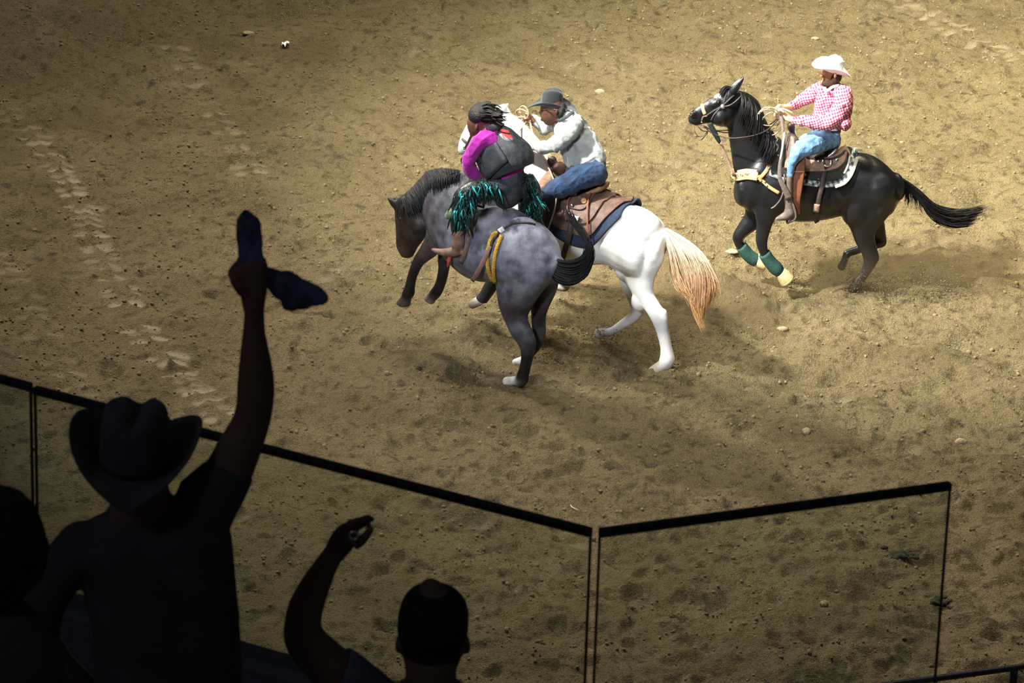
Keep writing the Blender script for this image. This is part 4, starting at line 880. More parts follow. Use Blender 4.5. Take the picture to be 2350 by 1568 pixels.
edge_strip('noseband', [(1062, 318), (1070, 325), (1079, 331)], .025, .008, .010, leather_dark, bw, None, WB, Wf)
edge_strip('cheek_strap', [(1066, 342), (1074, 328), (1082, 312), (1094, 294), (1112, 276), (1130, 262), (1146, 254)], .022, .008, .010, leather_dark, bw, None, WB, Wf)
mb = MB(); rod(mb, [Wf.P(*q) for q in ((1064, 338, -.12), (1070, 348, -.13), (1064, 358, -.13), (1058, 368, -.12), (1062, 376, -.12), (1070, 380, -.11))], .008); link('bit', mb.mesh(), leather_dark, bw)

# ================================================================== grey bucking horse and its rider
Gf = Fig(at_z(1190, 886).y+0.14, 1195, -0.70)
GB_ = (.105, .115, .150); GL = (.17, .185, .24); GD = (.05, .046, .054); GK = (.014, .012, .012); GC = (.050, .033, .030)
grey_coat = coat('grey_roan_coat', 0.45, 0.5, 9, 0.3, 0.2)
gb = MB()
tube(gb, Gf, [(1279, 588, 1256, 652, 0, .75), (1263, 556, 1205, 668, 0, .85), (1234, 524, 1152, 645, 0, .86), (1198, 503, 1116, 643, 0, .86), (1164, 482, 1084, 630, 0, .86), (1128, 466, 1052, 604, 0, .86),
             (1098, 436, 1020, 572, 0, .72), (1072, 408, 1000, 542, 0, .66), (1046, 394, 988, 518, 0, .58)], n=22, col=[GB_, GL, GL, GL, GB_, GB_, GB_, GC, GC])
tube(gb, Gf, [(1064, 398, 1004, 525, 0, .5), (1024, 390, 992, 505, 0, .44), (985, 398, 984, 492, 0, .42), (952, 424, 982, 484, 0, .42), (925, 448, 980, 482, -.02, .5)], n=18, col=[GL, GB_, GB_, GD, GK])
tube(gb, Gf, [(912, 462, 976, 462, -.02, .5), (908, 486, 984, 496, -.03, .5), (910, 519, 984, 522, -.04, .5), (910, 545, 973, 549, -.05, .46), (911, 566, 959, 568, -.05, .48), (919, 582, 950, 584, -.05, .6)], n=16, col=[GK, GK, (.03, .022, .02), (.035, .024, .02), (.05, .032, .026), (.05, .032, .026)])
for sx, ds in ((0, -.07), (14, .10)): tube(gb, Gf, [(912+sx, 474, 9.5, ds, .6), (902+sx, 464, 8, ds, .6), (890+sx, 453, 2.2, ds, .8)], n=10, col=GK)
tube(gb, Gf, [(1152, 572, 1268, 592, -.08, .6), (1143, 626, 1264, 640, -.13, .55), (1145, 678, 1240, 674, -.16, .6), (1153, 712, 1217, 710, -.16, .7), (1162, 736, 1208, 734, -.16, .75), (1176, 767, 1222, 766, -.16, .66), (1193, 793, 1229, 791, -.16, .66),
              (1198, 816, 1223, 819, -.16, .85), (1194, 840, 1217, 843, -.16, .9), (1187, 862, 1211, 868, -.16, .9), (1185, 876, 1206, 884, -.16, .9)], n=14, sub=6, col=[GL, GB_, (.055, .048, .055), (.032, .026, .028), (.085, .092, .12), (.07, .075, .095), (.03, .027, .03), GK, GK, GK, GK])
tube(gb, Gf, [(1200, 874, 11, -.16), (1186, 874, 11, -.17), (1172, 874, 10, -.18), (1161, 875, 8, -.19)], n=12, col=[GK, (.7, .7, .68), (.74, .74, .72), (.6, .58, .5)])
tube(gb, Gf, [(1248, 610, 40, .12, .5), (1246, 660, 33, .16, .5), (1239, 704, 20, .16, .7), (1236, 732, 13.5, .16), (1237, 764, 13, .16), (1232, 790, 11.5, .16), (1220, 808, 10.5, .16), (1207, 822, 9.5, .16)], n=12, sub=6, col=[GD, (.028, .022, .022), (.022, .018, .018), GK, (.05, .05, .055), GK, GK, GK])
tube(gb, Gf, [(1206, 822, 9.5, .16), (1194, 829, 10, .15), (1182, 831, 8, .15)], n=10, col=[(.5, .5, .48), (.7, .7, .68), (.7, .7, .66)])
tube(gb, Gf, [(1028, 490, 52, -.08, .5), (1006, 545, 30, -.13, .55), (983, 576, 20.5, -.14, .75), (960, 602, 13, -.14), (947, 632, 10, -.14), (941, 656, 10, -.14), (937, 674, 12.5, -.14), (933, 684, 10.5, -.14), (930, 690, 11, -.14)], n=12, sub=6, col=[GC, GC, (.03, .022, .022), GK, GK, GK, GK, (.06, .05, .045), (.06, .05, .045)])
tube(gb, Gf, [(1040, 520, 40, .10, .5), (1030, 560, 22, .13, .6), (1021, 590, 14, .13), (1019, 614, 11, .13), (1014, 640, 10.5, .13), (1008, 658, 11, .13), (1000, 672, 12.5, .13), (993, 681, 11.5, .13), (985, 687, 9, .13)], n=12, sub=6, col=[GC, GK, GK, GK, GK, GK, GK, (.06, .05, .045), (.35, .30, .25)])
for bl_ in ((1215, 575, 50, 58, -40, -.10, .18), (1172, 640, 26, 52, 5, -.14, .11), (1185, 690, 26, 34, -10, -.16, .085), (1235, 615, 26, 50, 10, -.13, .12), (1200, 525, 40, 24, 25, -.04, .15), (1028, 460, 40, 56, 10, -.08, .13), (962, 515, 20, 22, 0, -.08, .08), (1220, 784, 8, 14, 0, -.16, .035), (1206, 872, 8, 9, 0, -.16, .032), (957, 603, 12, 14, 0, -.14, .045)):
    blob(gb, Gf, *bl_, col=None)
tube(gb, Gf, [(933, 682, 10.5, -.14), (925, 699, 15, -.14)], n=14, round_ends=(True, False), col=(.07, .055, .045))
tube(gb, Gf, [(997, 676, 9, .13), (984, 689, 14, .13)], n=14, round_ends=(True, False), col=(.16, .13, .10))
tube(gb, Gf, [(1176, 874, 10, -.18), (1160, 878, 13.5, -.19)], n=14, round_ends=(True, False), col=(.62, .60, .54))
gmh = remesh(gb, .0135, 3, soft=14); paint(gmh, gb.rings)
horse_g = link('horse', gmh, grey_coat); tag(horse_g, 'blue-grey bucking horse with dark head, black mane and white hind feet', 'horse')
GBV = bvh_of(gmh)
link('eye', sphere_mesh(cast(GBV, 918, 503, -.008), .02), eye_mat, horse_g)
mn = strands(Gf, [[(920, 454, -.06), (926, 470, -.13), (932, 484, -.15), (938, 500, -.16)], [(940, 438, -.03), (948, 456, -.15), (956, 474, -.17), (962, 492, -.17)], [(958, 418, -.02), (966, 438, -.16), (972, 458, -.19), (976, 478, -.19)],
                   [(978, 395, -.02), (986, 416, -.17), (990, 440, -.20), (994, 462, -.20)], [(1000, 388, -.02), (1006, 408, -.17), (1008, 432, -.21), (1010, 456, -.21)], [(1022, 387, -.02), (1024, 402, -.14), (1024, 416, -.19), (1022, 436, -.2)], [(1056, 392, -.02), (1054, 400, -.10), (1050, 408, -.15), (1046, 418, -.17)]], 620, .0065, .0018, 3.2, 9, .025, colA=(.010, .010, .012), colB=(.018, .020, .024), seed=22)
link('mane', mn, hair_mat, horse_g)
fl = strands(Gf, [[(916, 460, -.05), (912, 476, -.1), (912, 492, -.12), (915, 508, -.12)], [(926, 456, -.08), (924, 474, -.14), (924, 492, -.16), (928, 512, -.16)]], 50, .005, .0015, 2.5, 7, .02, colA=(.010, .010, .012), colB=(.016, .016, .018), seed=23); link('forelock', fl, hair_mat, horse_g)
tl = strands(Gf, [[(1268, 590, 0), (1288, 598, -.05), (1314, 598, -.12), (1338, 586, -.16), (1346, 560, -.16), (1330, 532, -.12), (1308, 504, -.08), (1292, 470, -.05)], [(1264, 600, 0), (1288, 615, -.08), (1320, 618, -.16), (1346, 600, -.20), (1353, 570, -.18), (1340, 540, -.14), (1320, 512, -.1), (1306, 480, -.06)],
                  [(1260, 612, -.02), (1284, 632, -.12), (1318, 638, -.20), (1346, 618, -.22), (1357, 588, -.20), (1350, 556, -.16), (1332, 528, -.12), (1322, 500, -.08)], [(1258, 624, -.04), (1278, 646, -.14), (1308, 652, -.22), (1340, 638, -.24), (1354, 608, -.22), (1358, 580, -.2), (1346, 552, -.14), (1330, 530, -.1)]],
             620, .007, .0018, 3.4, 18, .04, colA=(.010, .011, .014), colB=(.012, .012, .014), seed=24, tipvar=.5)
link('tail', tl, hair_mat, horse_g)
fs = root('flank_strap', cast(GBV, 1140, 560, .02), 'yellow fleece flank strap with a brown leather tail round the grey horse', 'strap')
fleece = mat('yellow_fleece', (.66, .40, .06), .95, var=.35, scale=60, bump=.8, bscale=90)
edge_strip('fleece', [(1134, 538), (1126, 556), (1121, 576), (1120, 600), (1124, 622), (1132, 642)], .040, .035, .018, fleece, fs, None, GBV, Gf)
edge_strip('fleece', [(1152, 542), (1145, 560), (1139, 580), (1135, 604), (1135, 626), (1138, 645)], .040, .035, .018, fleece, fs, None, GBV, Gf)
edge_strip('fleece', [(1132, 540), (1138, 536), (1144, 540)], .035, .03, .018, fleece, fs, None, GBV, Gf)
edge_strip('flank_cinch', [(1153, 528), (1170, 518), (1190, 513), (1212, 513), (1228, 517)], .022, .008, .008, leather_dark, fs, None, GBV, Gf)
edge_strip('buckle', [(1146, 534), (1157, 527)], .05, .014, .022, mat('white_buckle', (.8, .8, .78), .4), fs, 'white buckle tab', GBV, Gf)
edge_strip('strap', [(1148, 536), (1140, 546), (1133, 556), (1131, 566)], .026, .01, .040, leather_dark, fs, None, GBV, Gf)
mb = MB(); c0 = cast(GBV, 1131, 566, .05); ribbon(mb, [c0, cast(GBV, 1123, 584, .06), cast(GBV, 1113, 602, .07), cast(GBV, 1102, 619, .07), cast(GBV, 1090, 634, .06)], [.03, .04, .045, .05, .04], .010); link('strap_end', mb.mesh(), mat('pinkish_leather', (.27, .17, .155), .6, var=.2), fs)['label'] = 'pinkish brown leather strap end'
rgf = root('bareback_rigging', cast(GBV, 1085, 430, .02), 'leather bareback rigging with a white tab on the grey horse withers', 'rigging')
drape('rigging_body', Gf, GBV, [(1062, 450), (1078, 464), (1092, 472), (1108, 478)], [(1074, 408), (1086, 422), (1098, 436), (1112, 452)], .012, .02, leather_dark, rgf, nj=5)
edge_strip('cinch', [(1086, 470), (1086, 500), (1082, 530), (1076, 558), (1068, 584), (1060, 602)], .045, .012, .016, leather_grey, rgf, None, GBV, Gf)
edge_strip('tab', [(1090, 414), (1102, 412)], .05, .02, .05, mat('white_tape', (.85, .85, .82), .5), rgf, 'white taped handhold tab', GBV, Gf)
# rider in purple
pu = root('person', Gf.P(1160, 430, 0), 'dreadlocked rider in a magenta shirt, black vest and turquoise fringed chaps on the grey horse', 'person')
SKP = (.12, .052, .034)
TOR = [(1138, 452, 1196, 440, 0, .85), (1130, 418, 1196, 400, 0, .78), (1116, 388, 1204, 376, 0, .70), (1106, 356, 1200, 344, 0, .70), (1104, 330, 1184, 320, 0, .74), (1108, 308, 1164, 300, 0, .74), (1116, 294, 1146, 290, 0, .7)]
NA = [(1130, 318, 20, -.14), (1107, 322, 20, -.22), (1089, 342, 16, -.27), (1078, 366, 14, -.28), (1077, 386, 13, -.25), (1092, 402, 10, -.18), (1100, 410, 8.5, -.13)]
FA = [(1154, 318, 16, .12), (1166, 336, 14, .22), (1170, 362, 13, .30), (1152, 386, 11, .26), (1134, 400, 8.5, .20)]
NL = [(1158, 426, 25, -.10), (1120, 434, 25, -.26), (1086, 440, 22, -.40), (1067, 452, 20, -.46), (1058, 478, 16, -.48), (1053, 504, 13.5, -.49), (1051, 530, 11, -.49)]
FL = [(1184, 420, 26, .10), (1204, 430, 24, .24), (1214, 446, 21, .33), (1214, 466, 18, .36), (1208, 494, 14, .38), (1202, 520, 12, .38), (1198, 542, 10, .38)]
bd = MB()
for q in (TOR, NA, FA, NL, FL): tube(bd, Gf, q, shrink=.72, col=SKP)
PB = [(1052, 524, 12.5, -.49), (1052, 545, 12, -.49), (1052, 562, 13, -.49), (1048, 576, 13, -.49), (1030, 579, 10, -.50), (1010, 578, 7, -.51), (993, 573, 3.5, -.52)]
PB2 = [(1199, 536, 11, .38), (1196, 556, 11, .38), (1194, 574, 12, .38), (1180, 584, 10, .38), (1160, 586, 6, .38), (1150, 584, 3, .38)]
for q in (PB, PB2): tube(bd, Gf, q, shrink=.7, col=SKP)
tube(bd, Gf, [(1130, 304, 15, 0), (1118, 294, 14, 0), (1108, 284, 14, 0)], col=SKP)
tube(bd, Gf, [(1082, 308, 1106, 312, -.02, .8), (1077, 294, 1116, 298, -.02, .8), (1076, 276, 1122, 278, -.02, .84), (1082, 262, 1120, 260, -.02, .8), (1090, 252, 1114, 250, -.02, .7)], n=16, col=SKP)
blob(bd, Gf, 1077, 290, 4, 4, 0, -.03, .02, SKP); blob(bd, Gf, 1083, 307, 6, 5, 0, -.02, .035, SKP); blob(bd, Gf, 1093, 293, 4, 7, 10, -.165, .014, SKP)
tube(bd, Gf, [(1099, 410, 8, -.13), (1106, 416, 9, -.08, .8), (1112, 420, 8, -.04, .8)], col=SKP)
fingers(bd, Gf, (1106, 412, -.10), 4, (2.2, 2.6, .02), [(0, 0, 0), (-6, 4, -.03), (-5, 10, -.01), (1, 10, .03)], .0115)
rod(bd, [Gf.P(*q) for q in ((1104, 410, -.08), (1108, 404, -.06), (1114, 405, -.04))], [.014, .013, .009])
tube(bd, Gf, [(1135, 400, 8, .20), (1126, 406, 9, .16, .8)], col=SKP); fingers(bd, Gf, (1128, 402, .14), 4, (-.5, 3, .012), [(0, 0, 0), (-7, 3, -.02), (-9, 8, 0), (-5, 10, .02)], .011)
rod(bd, [Gf.P(*q) for q in ((1130, 402, .2), (1124, 398, .18), (1118, 400, .16))], [.013, .012, .009])
pm = remesh(bd, .0095, 3); paint(pm, bd.rings); link('body', pm, skin_mat, pu)
magenta = mat('magenta_shirt', (.36, .010, .30), .8, var=.2, scale=12, bump=.4, bscale=25, sheen=.2)
sh = MB(); [tube(sh, Gf, q) for q in (NA, FA)]; tube(sh, Gf, TOR[1:6], shrink=.93); blob(sh, Gf, 1122, 316, 20, 17, 0, -.12, .13)
link('shirt', wrinkle(remesh(sh, .009, 3), .010, .08, 5), magenta, pu)['label'] = 'bright magenta shirt'
vest_m = mat('black_vest', (.030, .037, .045), .6, var=.25, scale=12, bump=.35, bscale=20)
ve = MB(); tube(ve, Gf, [(1130, 412, 1213, 380, 0, .80), (1114, 384, 1211, 360, 0, .78), (1104, 348, 1198, 334, 0, .78), (1111, 324, 1183, 317, 0, .76), (1117, 305, 1167, 299, 0, .66), (1124, 290, 1148, 288, 0, .62)], n=22, round_ends=(False, True), power=.8)
vest = link('vest', wrinkle(remesh(ve, .010, 2), .008, .14, 6), vest_m, pu); vest['label'] = 'black protective riding vest'; VB = bvh_of(vest.data)
def plate(corn, fig, nu, nv, m, parent, name, thick=.014, bulge=.02):
    g = []
    for i in range(nu+1):
        for j in range(nv+1):
            u, v = i/nu, j/nv; q = [corn[0][k]*(1-u)*(1-v)+corn[1][k]*u*(1-v)+corn[2][k]*u*v+corn[3][k]*(1-u)*v for k in range(3)]
            g.append(fig.P(q[0], q[1], q[2]-bulge*math.sin(math.pi*u)*math.sin(math.pi*v)))
    o = link(name, mesh_from(g, [(i*(nv+1)+j, (i+1)*(nv+1)+j, (i+1)*(nv+1)+j+1, i*(nv+1)+j+1) for i in range(nu) for j in range(nv)]), m, parent)
    so = o.modifiers.new('t', 'SOLIDIFY'); so.thickness = thick; return o
plate([(1140, 326, -.24), (1166, 370, -.27), (1118, 414, -.30), (1102, 350, -.25)], Gf, 5, 5, vest_m, vest, 'vest_panel')['label'] = 'loose side flap'
red = mat('red_patch', (.85, .10, .10), .6, var=.15); gp = mat('grey_patch', (.25, .27, .30), .6)
for cq in ([(1145, 296), (1166, 301), (1170, 308), (1149, 303)], [(1151, 306), (1171, 311), (1178, 320), (1156, 319)]):
    patch('patch', VB, cq, 4, 3, .008, .006, red, vest)['label'] = 'red patch on the back'
mb = MB(); W3 = [cast(VB, *q, .006) for q in ((1146, 306), (1160, 320), (1178, 322))]; ribbon(mb, W3, .03, .006); link('patch', mb.mesh(), gp, vest)['label'] = 'grey patch edge'
mb = MB(); ribbon(mb, [Gf.P(*q) for q in ((1120, 300, -.14), (1132, 292, -.16), (1146, 290, -.10), (1150, 292, .05))], .07, .02); link('vest_collar', mb.mesh(), vest_m, vest)
hair_black = mat('black_hair', (.010, .010, .011), .6, var=.3, scale=60, bump=.6, bscale=70)
mb = MB(); blob(mb, Gf, 1099, 260, 25, 22, 20, -.02, .145); blob(mb, Gf, 1112, 252, 20, 18, 0, -.02, .11); hr = link('hair', remesh(mb, .009, 2), hair_black, pu)
dr = strands(Gf, [[(1098, 246, -.05), (1114, 238, -.05), (1130, 240, -.06), (1150, 248, -.08)], [(1100, 254, -.10), (1118, 248, -.12), (1138, 254, -.14), (1164, 262, -.15)], [(1104, 266, -.13), (1122, 264, -.15), (1142, 270, -.16), (1165, 276, -.16)], [(1106, 278, -.13), (1122, 276, -.15), (1142, 282, -.16), (1160, 292, -.14)]], 70, .011, .006, 4.5, 10, .06, curl=3.2, colA=(.010, .009, .009), colB=(.016, .014, .013), seed=31, tipvar=.5)
link('dreadlocks', dr, hair_mat, pu)
je = MB(); [tube(je, Gf, q) for q in (NL, FL)]; tube(je, Gf, [(1142, 456, 1194, 446, 0, .95), (1134, 428, 1198, 412, 0, .85), (1142, 404, 1197, 394, 0, .8)])
link('jeans', remesh(je, .010, 3), mat('grey_denim', (.040, .047, .060), .8, var=.45, scale=14, bump=.4, bscale=40), pu)['label'] = 'dark grey jeans'
chaps = mat('black_chap_leather', (.016, .022, .024), .35, var=.3, scale=12, bump=.25, bscale=30)
teal = mat('teal_foil', (.04, .48, .50), .3, .3, var=.35, scale=40); dteal = mat('dark_teal_leather', (.010, .040, .038), .35, var=.5, scale=40)
for nm, lg, reg in (('near', NL, [(1130, 424, -.36), (1100, 426, -.46), (1074, 432, -.54), (1060, 456, -.57), (1054, 482, -.57), (1050, 500, -.56)]), ('far', FL, [(1204, 410, .12), (1218, 420, .22), (1228, 440, .28), (1230, 462, .30), (1226, 484, .30), (1218, 500, .32)])):
    ch = MB(); tube(ch, Gf, [(q[0], q[1], q[2]*1.16, q[3]) for q in lg[1:]], round_ends=(False, False)); co = link('chaps', remesh(ch, .010, 3), chaps, pu); co['label'] = 'black leather chap with turquoise fringe'
    rg = np.random.default_rng(41 if nm == 'near' else 42)
    for m_, cnt in ((dteal, 215), (teal, 40)):
        fb = MB()
        for _ in range(cnt):
            u_ = rg.random()*(len(reg)-1); i = int(u_); f = u_-i; p = [reg[i][k]*(1-f)+reg[i+1][k]*f for k in range(3)]
            x0 = p[0]+rg.normal(0, 7)+(10*rg.random() if nm == 'near' else -12*rg.random()); y0_ = p[1]+rg.normal(0, 6); ln = rg.uniform(18, 44); dx = rg.normal(2 if nm == 'near' else 4, 9)
            sw_ = rg.normal(0, 5); s0 = p[2]+rg.normal(0, .03)
            pts = [Gf.P(x0, y0_, s0), Gf.P(x0+dx*.3+sw_, y0_+ln*.35-3, s0-.05), Gf.P(x0+dx*.7+sw_*.5, y0_+ln*.7, s0-.05), Gf.P(x0+dx, y0_+ln, s0-.02)]
            ribbon(fb, pts, [.016, .018, .016, .008], .003, nrm=[tuple(rg.normal(0, .5, 3)+np.array([0, -1, .3])) for _ in range(4)], sub=2, n=4, power=1.0)
        fo = link('fringe', fb.mesh(), m_, co); fo['label'] = 'shiny turquoise fringe strips' if m_ is teal else 'dark teal fringe'
suede = mat('brown_suede', (.20, .125, .095), .8, var=.35, scale=16, bump=.3)
for q, hx in ((PB, (1061, 578)), (PB2, (1204, 584))):
    bo = MB(); tube(bo, Gf, q, n=14, sub=5); blob(bo, Gf, hx[0], hx[1], 6, 9, 0, q[3][3], .035); link('boot', remesh(bo, .008, 2), suede, pu)['label'] = 'brown suede boot'
mb = MB(); tube(mb, Gf, [(1046, 478, 6, -.54), (1036, 488, 10, -.55), (1028, 497, 8, -.55)], n=12); link('glove', remesh(mb, .008, 2), mat('pale_green_fleece', (.20, .27, .19), .95, bump=.6), pu)['label'] = 'pale green fleece pad at the knee'
mb = MB(); ribbon(mb, [Gf.P(*q) for q in ((1034, 584, -.50), (1030, 598, -.52), (1027, 614, -.51))], [.03, .035, .01], .006); link('ribbon', mb.mesh(), mat('red_ribbon', (.5, .06, .07), .7), pu)
# ================================================================== spectators, glass railing, deck, arena fence
S1 = Fig(8.75, 300, 0.0, 957.0); S2 = Fig(9.0, 990, 0.0, 940.0); S3 = Fig(8.0, 0, 0.0, 1040.0)
ZR = at_y(1366, 1214, 9.5).z
DECKZ = S1.P(300, 2470, 0).z
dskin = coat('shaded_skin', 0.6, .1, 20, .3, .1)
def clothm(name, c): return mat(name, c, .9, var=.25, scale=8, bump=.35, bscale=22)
def sp_root(fig, x, label): 
    p = fig.P(x, 1500, 0); return root('person', Vector((p.x, p.y, DECKZ)), label, 'person')
def legs_to_deck(fig, xs, ytop, r):
    out = []
    for x in xs:
        p = fig.P(x, ytop, 0); 
        out.append((x, ytop, p))
    return out
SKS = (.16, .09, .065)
# --- man in the western hat, arm raised
h1 = sp_root(S1, 320, 'spectator in a western hat seen from behind, right arm raised with a cloth')
TOR = [(212, 1640, 556, 1640, 0, .62), (214, 1500, 553, 1500, 0, .60), (204, 1420, 546, 1402, 0, .58), (186, 1335, 538, 1310, 0, .56), (162, 1270, 530, 1238, 0, .52), (160, 1235, 510, 1200, 0, .46), (196, 1200, 455, 1168, 0, .44), (236, 1180, 405, 1150, 0, .50)]
RA = [(395, 1165, 526, 1200, .0, .8), (418, 1108, 552, 1148, .02, .85), (473, 1058, 580, 1095, .04, .9), (501, 1009, 606, 1022, .05, .9), (529, 965, 623, 965, .06, .9), (541, 930, 631, 905, .06, .9), (543, 886, 629, 860, .06, .9), (548, 830, 621, 815, .06, .9), (553, 785, 612, 772, .06, .85), (557, 745, 609, 738, .06, .8), (559, 705, 608, 697, .06, .75)]
LA = [(190, 1250, 60, 0), (150, 1300, 54, -.02), (116, 1360, 49, -.03), (98, 1420, 46, -.03), (102, 1470, 44, -.03), (145, 1530, 38, -.02), (205, 1580, 32, .02), (240, 1600, 30, .04)]
bd = MB()
tube(bd, S1, TOR, shrink=.85, col=SKS); tube(bd, S1, RA, col=SKS); tube(bd, S1, LA, shrink=.85, col=SKS)
tube(bd, S1, [(248, 1180, 396, 1160, 0, .85), (252, 1140, 388, 1120, .0, .88), (256, 1100, 384, 1090, .02, .95), (250, 1060, 385, 1055, .04, 1.15), (252, 1020, 378, 1018, .05, 1.2), (268, 1000, 360, 1000, .05, 1.1)], n=18, col=SKS)
for sx in (246, 390): blob(bd, S1, sx, 1075, 9, 26, 0, .03, .02, SKS)
tube(bd, S1, [(557, 715, 609, 708, .06, .8), (549, 675, 615, 665, .06, .62), (541, 635, 617, 628, .06, .55), (544, 604, 615, 602, .06, .55)], n=16, col=SKS)
fingers(bd, S1, (553, 606, .07), 4, (17, 1, 0), [(0, 0, 0), (0, -14, .03), (1, -6, .065), (2, 18, .07), (2, 34, .05)], .0125)
rod(bd, [S1.P(*q) for q in ((556, 668, .05), (541, 645, .04), (535, 625, .05), (541, 608, .07))], [.017, .016, .015, .012])
for x0 in (300, 470):
    tube(bd, S1, [(x0, 1690, 78, 0), (x0, 1900, 70, .02), (x0, 2100, 52, .03), (x0, 2300, 46, 0), (x0, 2420, 38, 0)], col=SKS)
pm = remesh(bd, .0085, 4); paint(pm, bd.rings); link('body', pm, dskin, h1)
sh = MB(); tube(sh, S1, TOR, n=22); tube(sh, S1, LA[:5], round_ends=(True, False)); tube(sh, S1, [(x[0]-2, x[1]-2, x[2]+3, x[3]+3, x[4], x[5]) for x in RA[:3]], round_ends=(True, False))
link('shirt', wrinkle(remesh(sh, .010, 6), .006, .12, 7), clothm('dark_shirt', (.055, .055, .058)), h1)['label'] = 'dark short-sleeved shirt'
je = MB(); tube(je, S1, [(228, 1720, 548, 1720, 0, .6), (216, 1640, 555, 1640, 0, .6)])
for x0 in (300, 470): tube(je, S1, [(x0, 1690, 88, 0), (x0, 1900, 80, .02), (x0, 2100, 62, .03), (x0, 2300, 56, 0), (x0, 2415, 54, 0)])
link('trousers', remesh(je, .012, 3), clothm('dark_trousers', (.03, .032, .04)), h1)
for x0 in (300, 470):
    bo = MB(); tube(bo, S1, [(x0, 2395, 48, 0), (x0, 2425, 46, .04), (x0, 2432, 40, .12), (x0, 2436, 30, .20)]); link('boot', remesh(bo, .01, 2), leather_dark, h1)
hat('hat', S1.P(312, 1062, .05), (.03, .97, .10), (0.02, -.06, 1), mat('dark_felt', (.055, .055, .065), .8, var=.2, sheen=.2), h1, L=.205, Wd=.185, cl=.105, cw=.088, ch=.155, curl=.105, dip=.03, crease=.035, pinch=.35, band=leather_dark, cp=0.85)['label'] = 'dark felt western hat with rolled brim'
ck = MB(); tube(ck, S1, [(545, 604, 613, 604, .06, .5), (541, 575, 609, 578, .06, .45), (538, 545, 608, 548, .06, .4), (542, 515, 604, 517, .06, .38), (552, 490, 588, 491, .06, .4), (562, 474, 571, 475, .06, .6), (564, 464, 568, 464, .06, .8)], n=16)
tube(ck, S1, [(596, 596, 594, 646, .07, .35), (620, 606, 612, 664, .08, .3), (655, 621, 644, 690, .09, .28), (700, 642, 684, 714, .10, .28), (735, 661, 722, 706, .10, .28), (753, 682, 746, 697, .10, .4)], n=16)
blob(ck, S1, 668, 700, 20, 16, 20, .095, .02)
co = link('waved_cloth', wrinkle(remesh(ck, .007, 3), .007, .05, 8), mat('dark_blue_cloth', (.085, .095, .19), .85, var=.7, scale=14, bump=.5, bscale=30), None); tag(co, 'dark blue cloth gripped in the raised hand of the spectator in a hat', 'cloth')
# --- second spectator: bent raised arm, back of the head
h2 = sp_root(S2, 990, 'bare-headed spectator with one bent arm raised and fingers spread')
AR = [(860, 1625, 60, 0), (800, 1572, 56, -.02), (738, 1512, 50, -.04), (697, 1462, 47, -.04), (699, 1405, 42, -.02), (720, 1352, 36, 0), (746, 1302, 28, .02), (764, 1272, 24, .03)]
TOR = [(840, 1900, 1150, 1900, 0, .6), (815, 1760, 1165, 1760, 0, .58), (808, 1670, 1170, 1670, 0, .52), (850, 1610, 1130, 1610, 0, .48), (905, 1580, 1070, 1580, 0, .5)]
bd = MB(); tube(bd, S2, AR, col=SKS); tube(bd, S2, TOR, shrink=.88, col=SKS)
tube(bd, S2, [(925, 1590, 1052, 1590, 0, .9), (930, 1540, 1048, 1540, 0, .95), (922, 1502, 1062, 1502, .03, 1.1), (917, 1470, 1069, 1470, .05, 1.2), (917, 1434, 1072, 1430, .05, 1.22), (924, 1398, 1068, 1400, .05, 1.2), (938, 1370, 1050, 1372, .05, 1.15), (962, 1352, 1020, 1352, .05, 1.1)], n=18, col=SKS)
blob(bd, S2, 914, 1478, 8, 22, 8, .03, .02, SKS); blob(bd, S2, 1072, 1480, 8, 24, -8, .03, .02, SKS)
tube(bd, S2, [(762, 1278, 23, .03, .8), (779, 1252, 31, .03, .5), (798, 1224, 30, .03, .5), (804, 1214, 25, .03, .5)], col=SKS)
fingers(bd, S2, (792, 1206, .00), 4, (2.5, 4.5, .020), [(0, 0, 0), (24, -10, 0), (46, -18, .0), (68, -24, .005)], .0115)
rod(bd, [S2.P(*q) for q in ((812, 1252, .01), (832, 1238, .0), (846, 1222, -.005), (857, 1209, -.005))], [.018, .015, .012, .008])
for x0 in (920, 1060): tube(bd, S2, [(x0, 1960, 74, 0), (x0, 2200, 66, .02), (x0, 2420, 50, 0), (x0, 2640, 42, 0)], col=SKS)
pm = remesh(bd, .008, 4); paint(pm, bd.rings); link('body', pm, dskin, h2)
sh = MB(); tube(sh, S2, TOR, n=22); tube(sh, S2, [(880, 1640, 68, 0), (845, 1606, 66, 0), (800, 1565, 63, -.02), (770, 1540, 60, -.03)], round_ends=(True, False)); link('shirt', remesh(sh, .010, 5), clothm('blue_grey_shirt', (.12, .13, .19)), h2)['label'] = 'blue-grey short-sleeved shirt'
hr = MB(); tube(hr, S2, [(924, 1506, 1060, 1506, .03, 1.2), (914, 1470, 1072, 1470, .05, 1.32), (911, 1432, 1076, 1428, .05, 1.34), (917, 1394, 1074, 1396, .05, 1.34), (935, 1364, 1053, 1368, .05, 1.25), (962, 1352, 1018, 1353, .05, .9)], n=18); link('hair', remesh(hr, .010, 3), mat('short_dark_hair', (.012, .011, .011), .8, bump=.5, bscale=60), h2)
je = MB(); tube(je, S2, [(838, 1990, 1145, 1990, 0, .6), (836, 1890, 1152, 1890, 0, .6)])
for x0 in (920, 1060): tube(je, S2, [(x0, 1960, 84, 0), (x0, 2200, 76, .02), (x0, 2420, 60, 0), (x0, 2640, 54, 0)])
link('trousers', remesh(je, .012, 3), clothm('dark_trousers', (.03, .032, .04)), h2)
mb = MB(); c = S2.P(812, 1228, -.025); rod(mb, [c+Vector((.011*math.cos(t), -.004, .011*math.sin(t))) for t in np.linspace(0, 2*math.pi, 13)], .0035, n=6); link('ring', mb.mesh(), steel, h2)
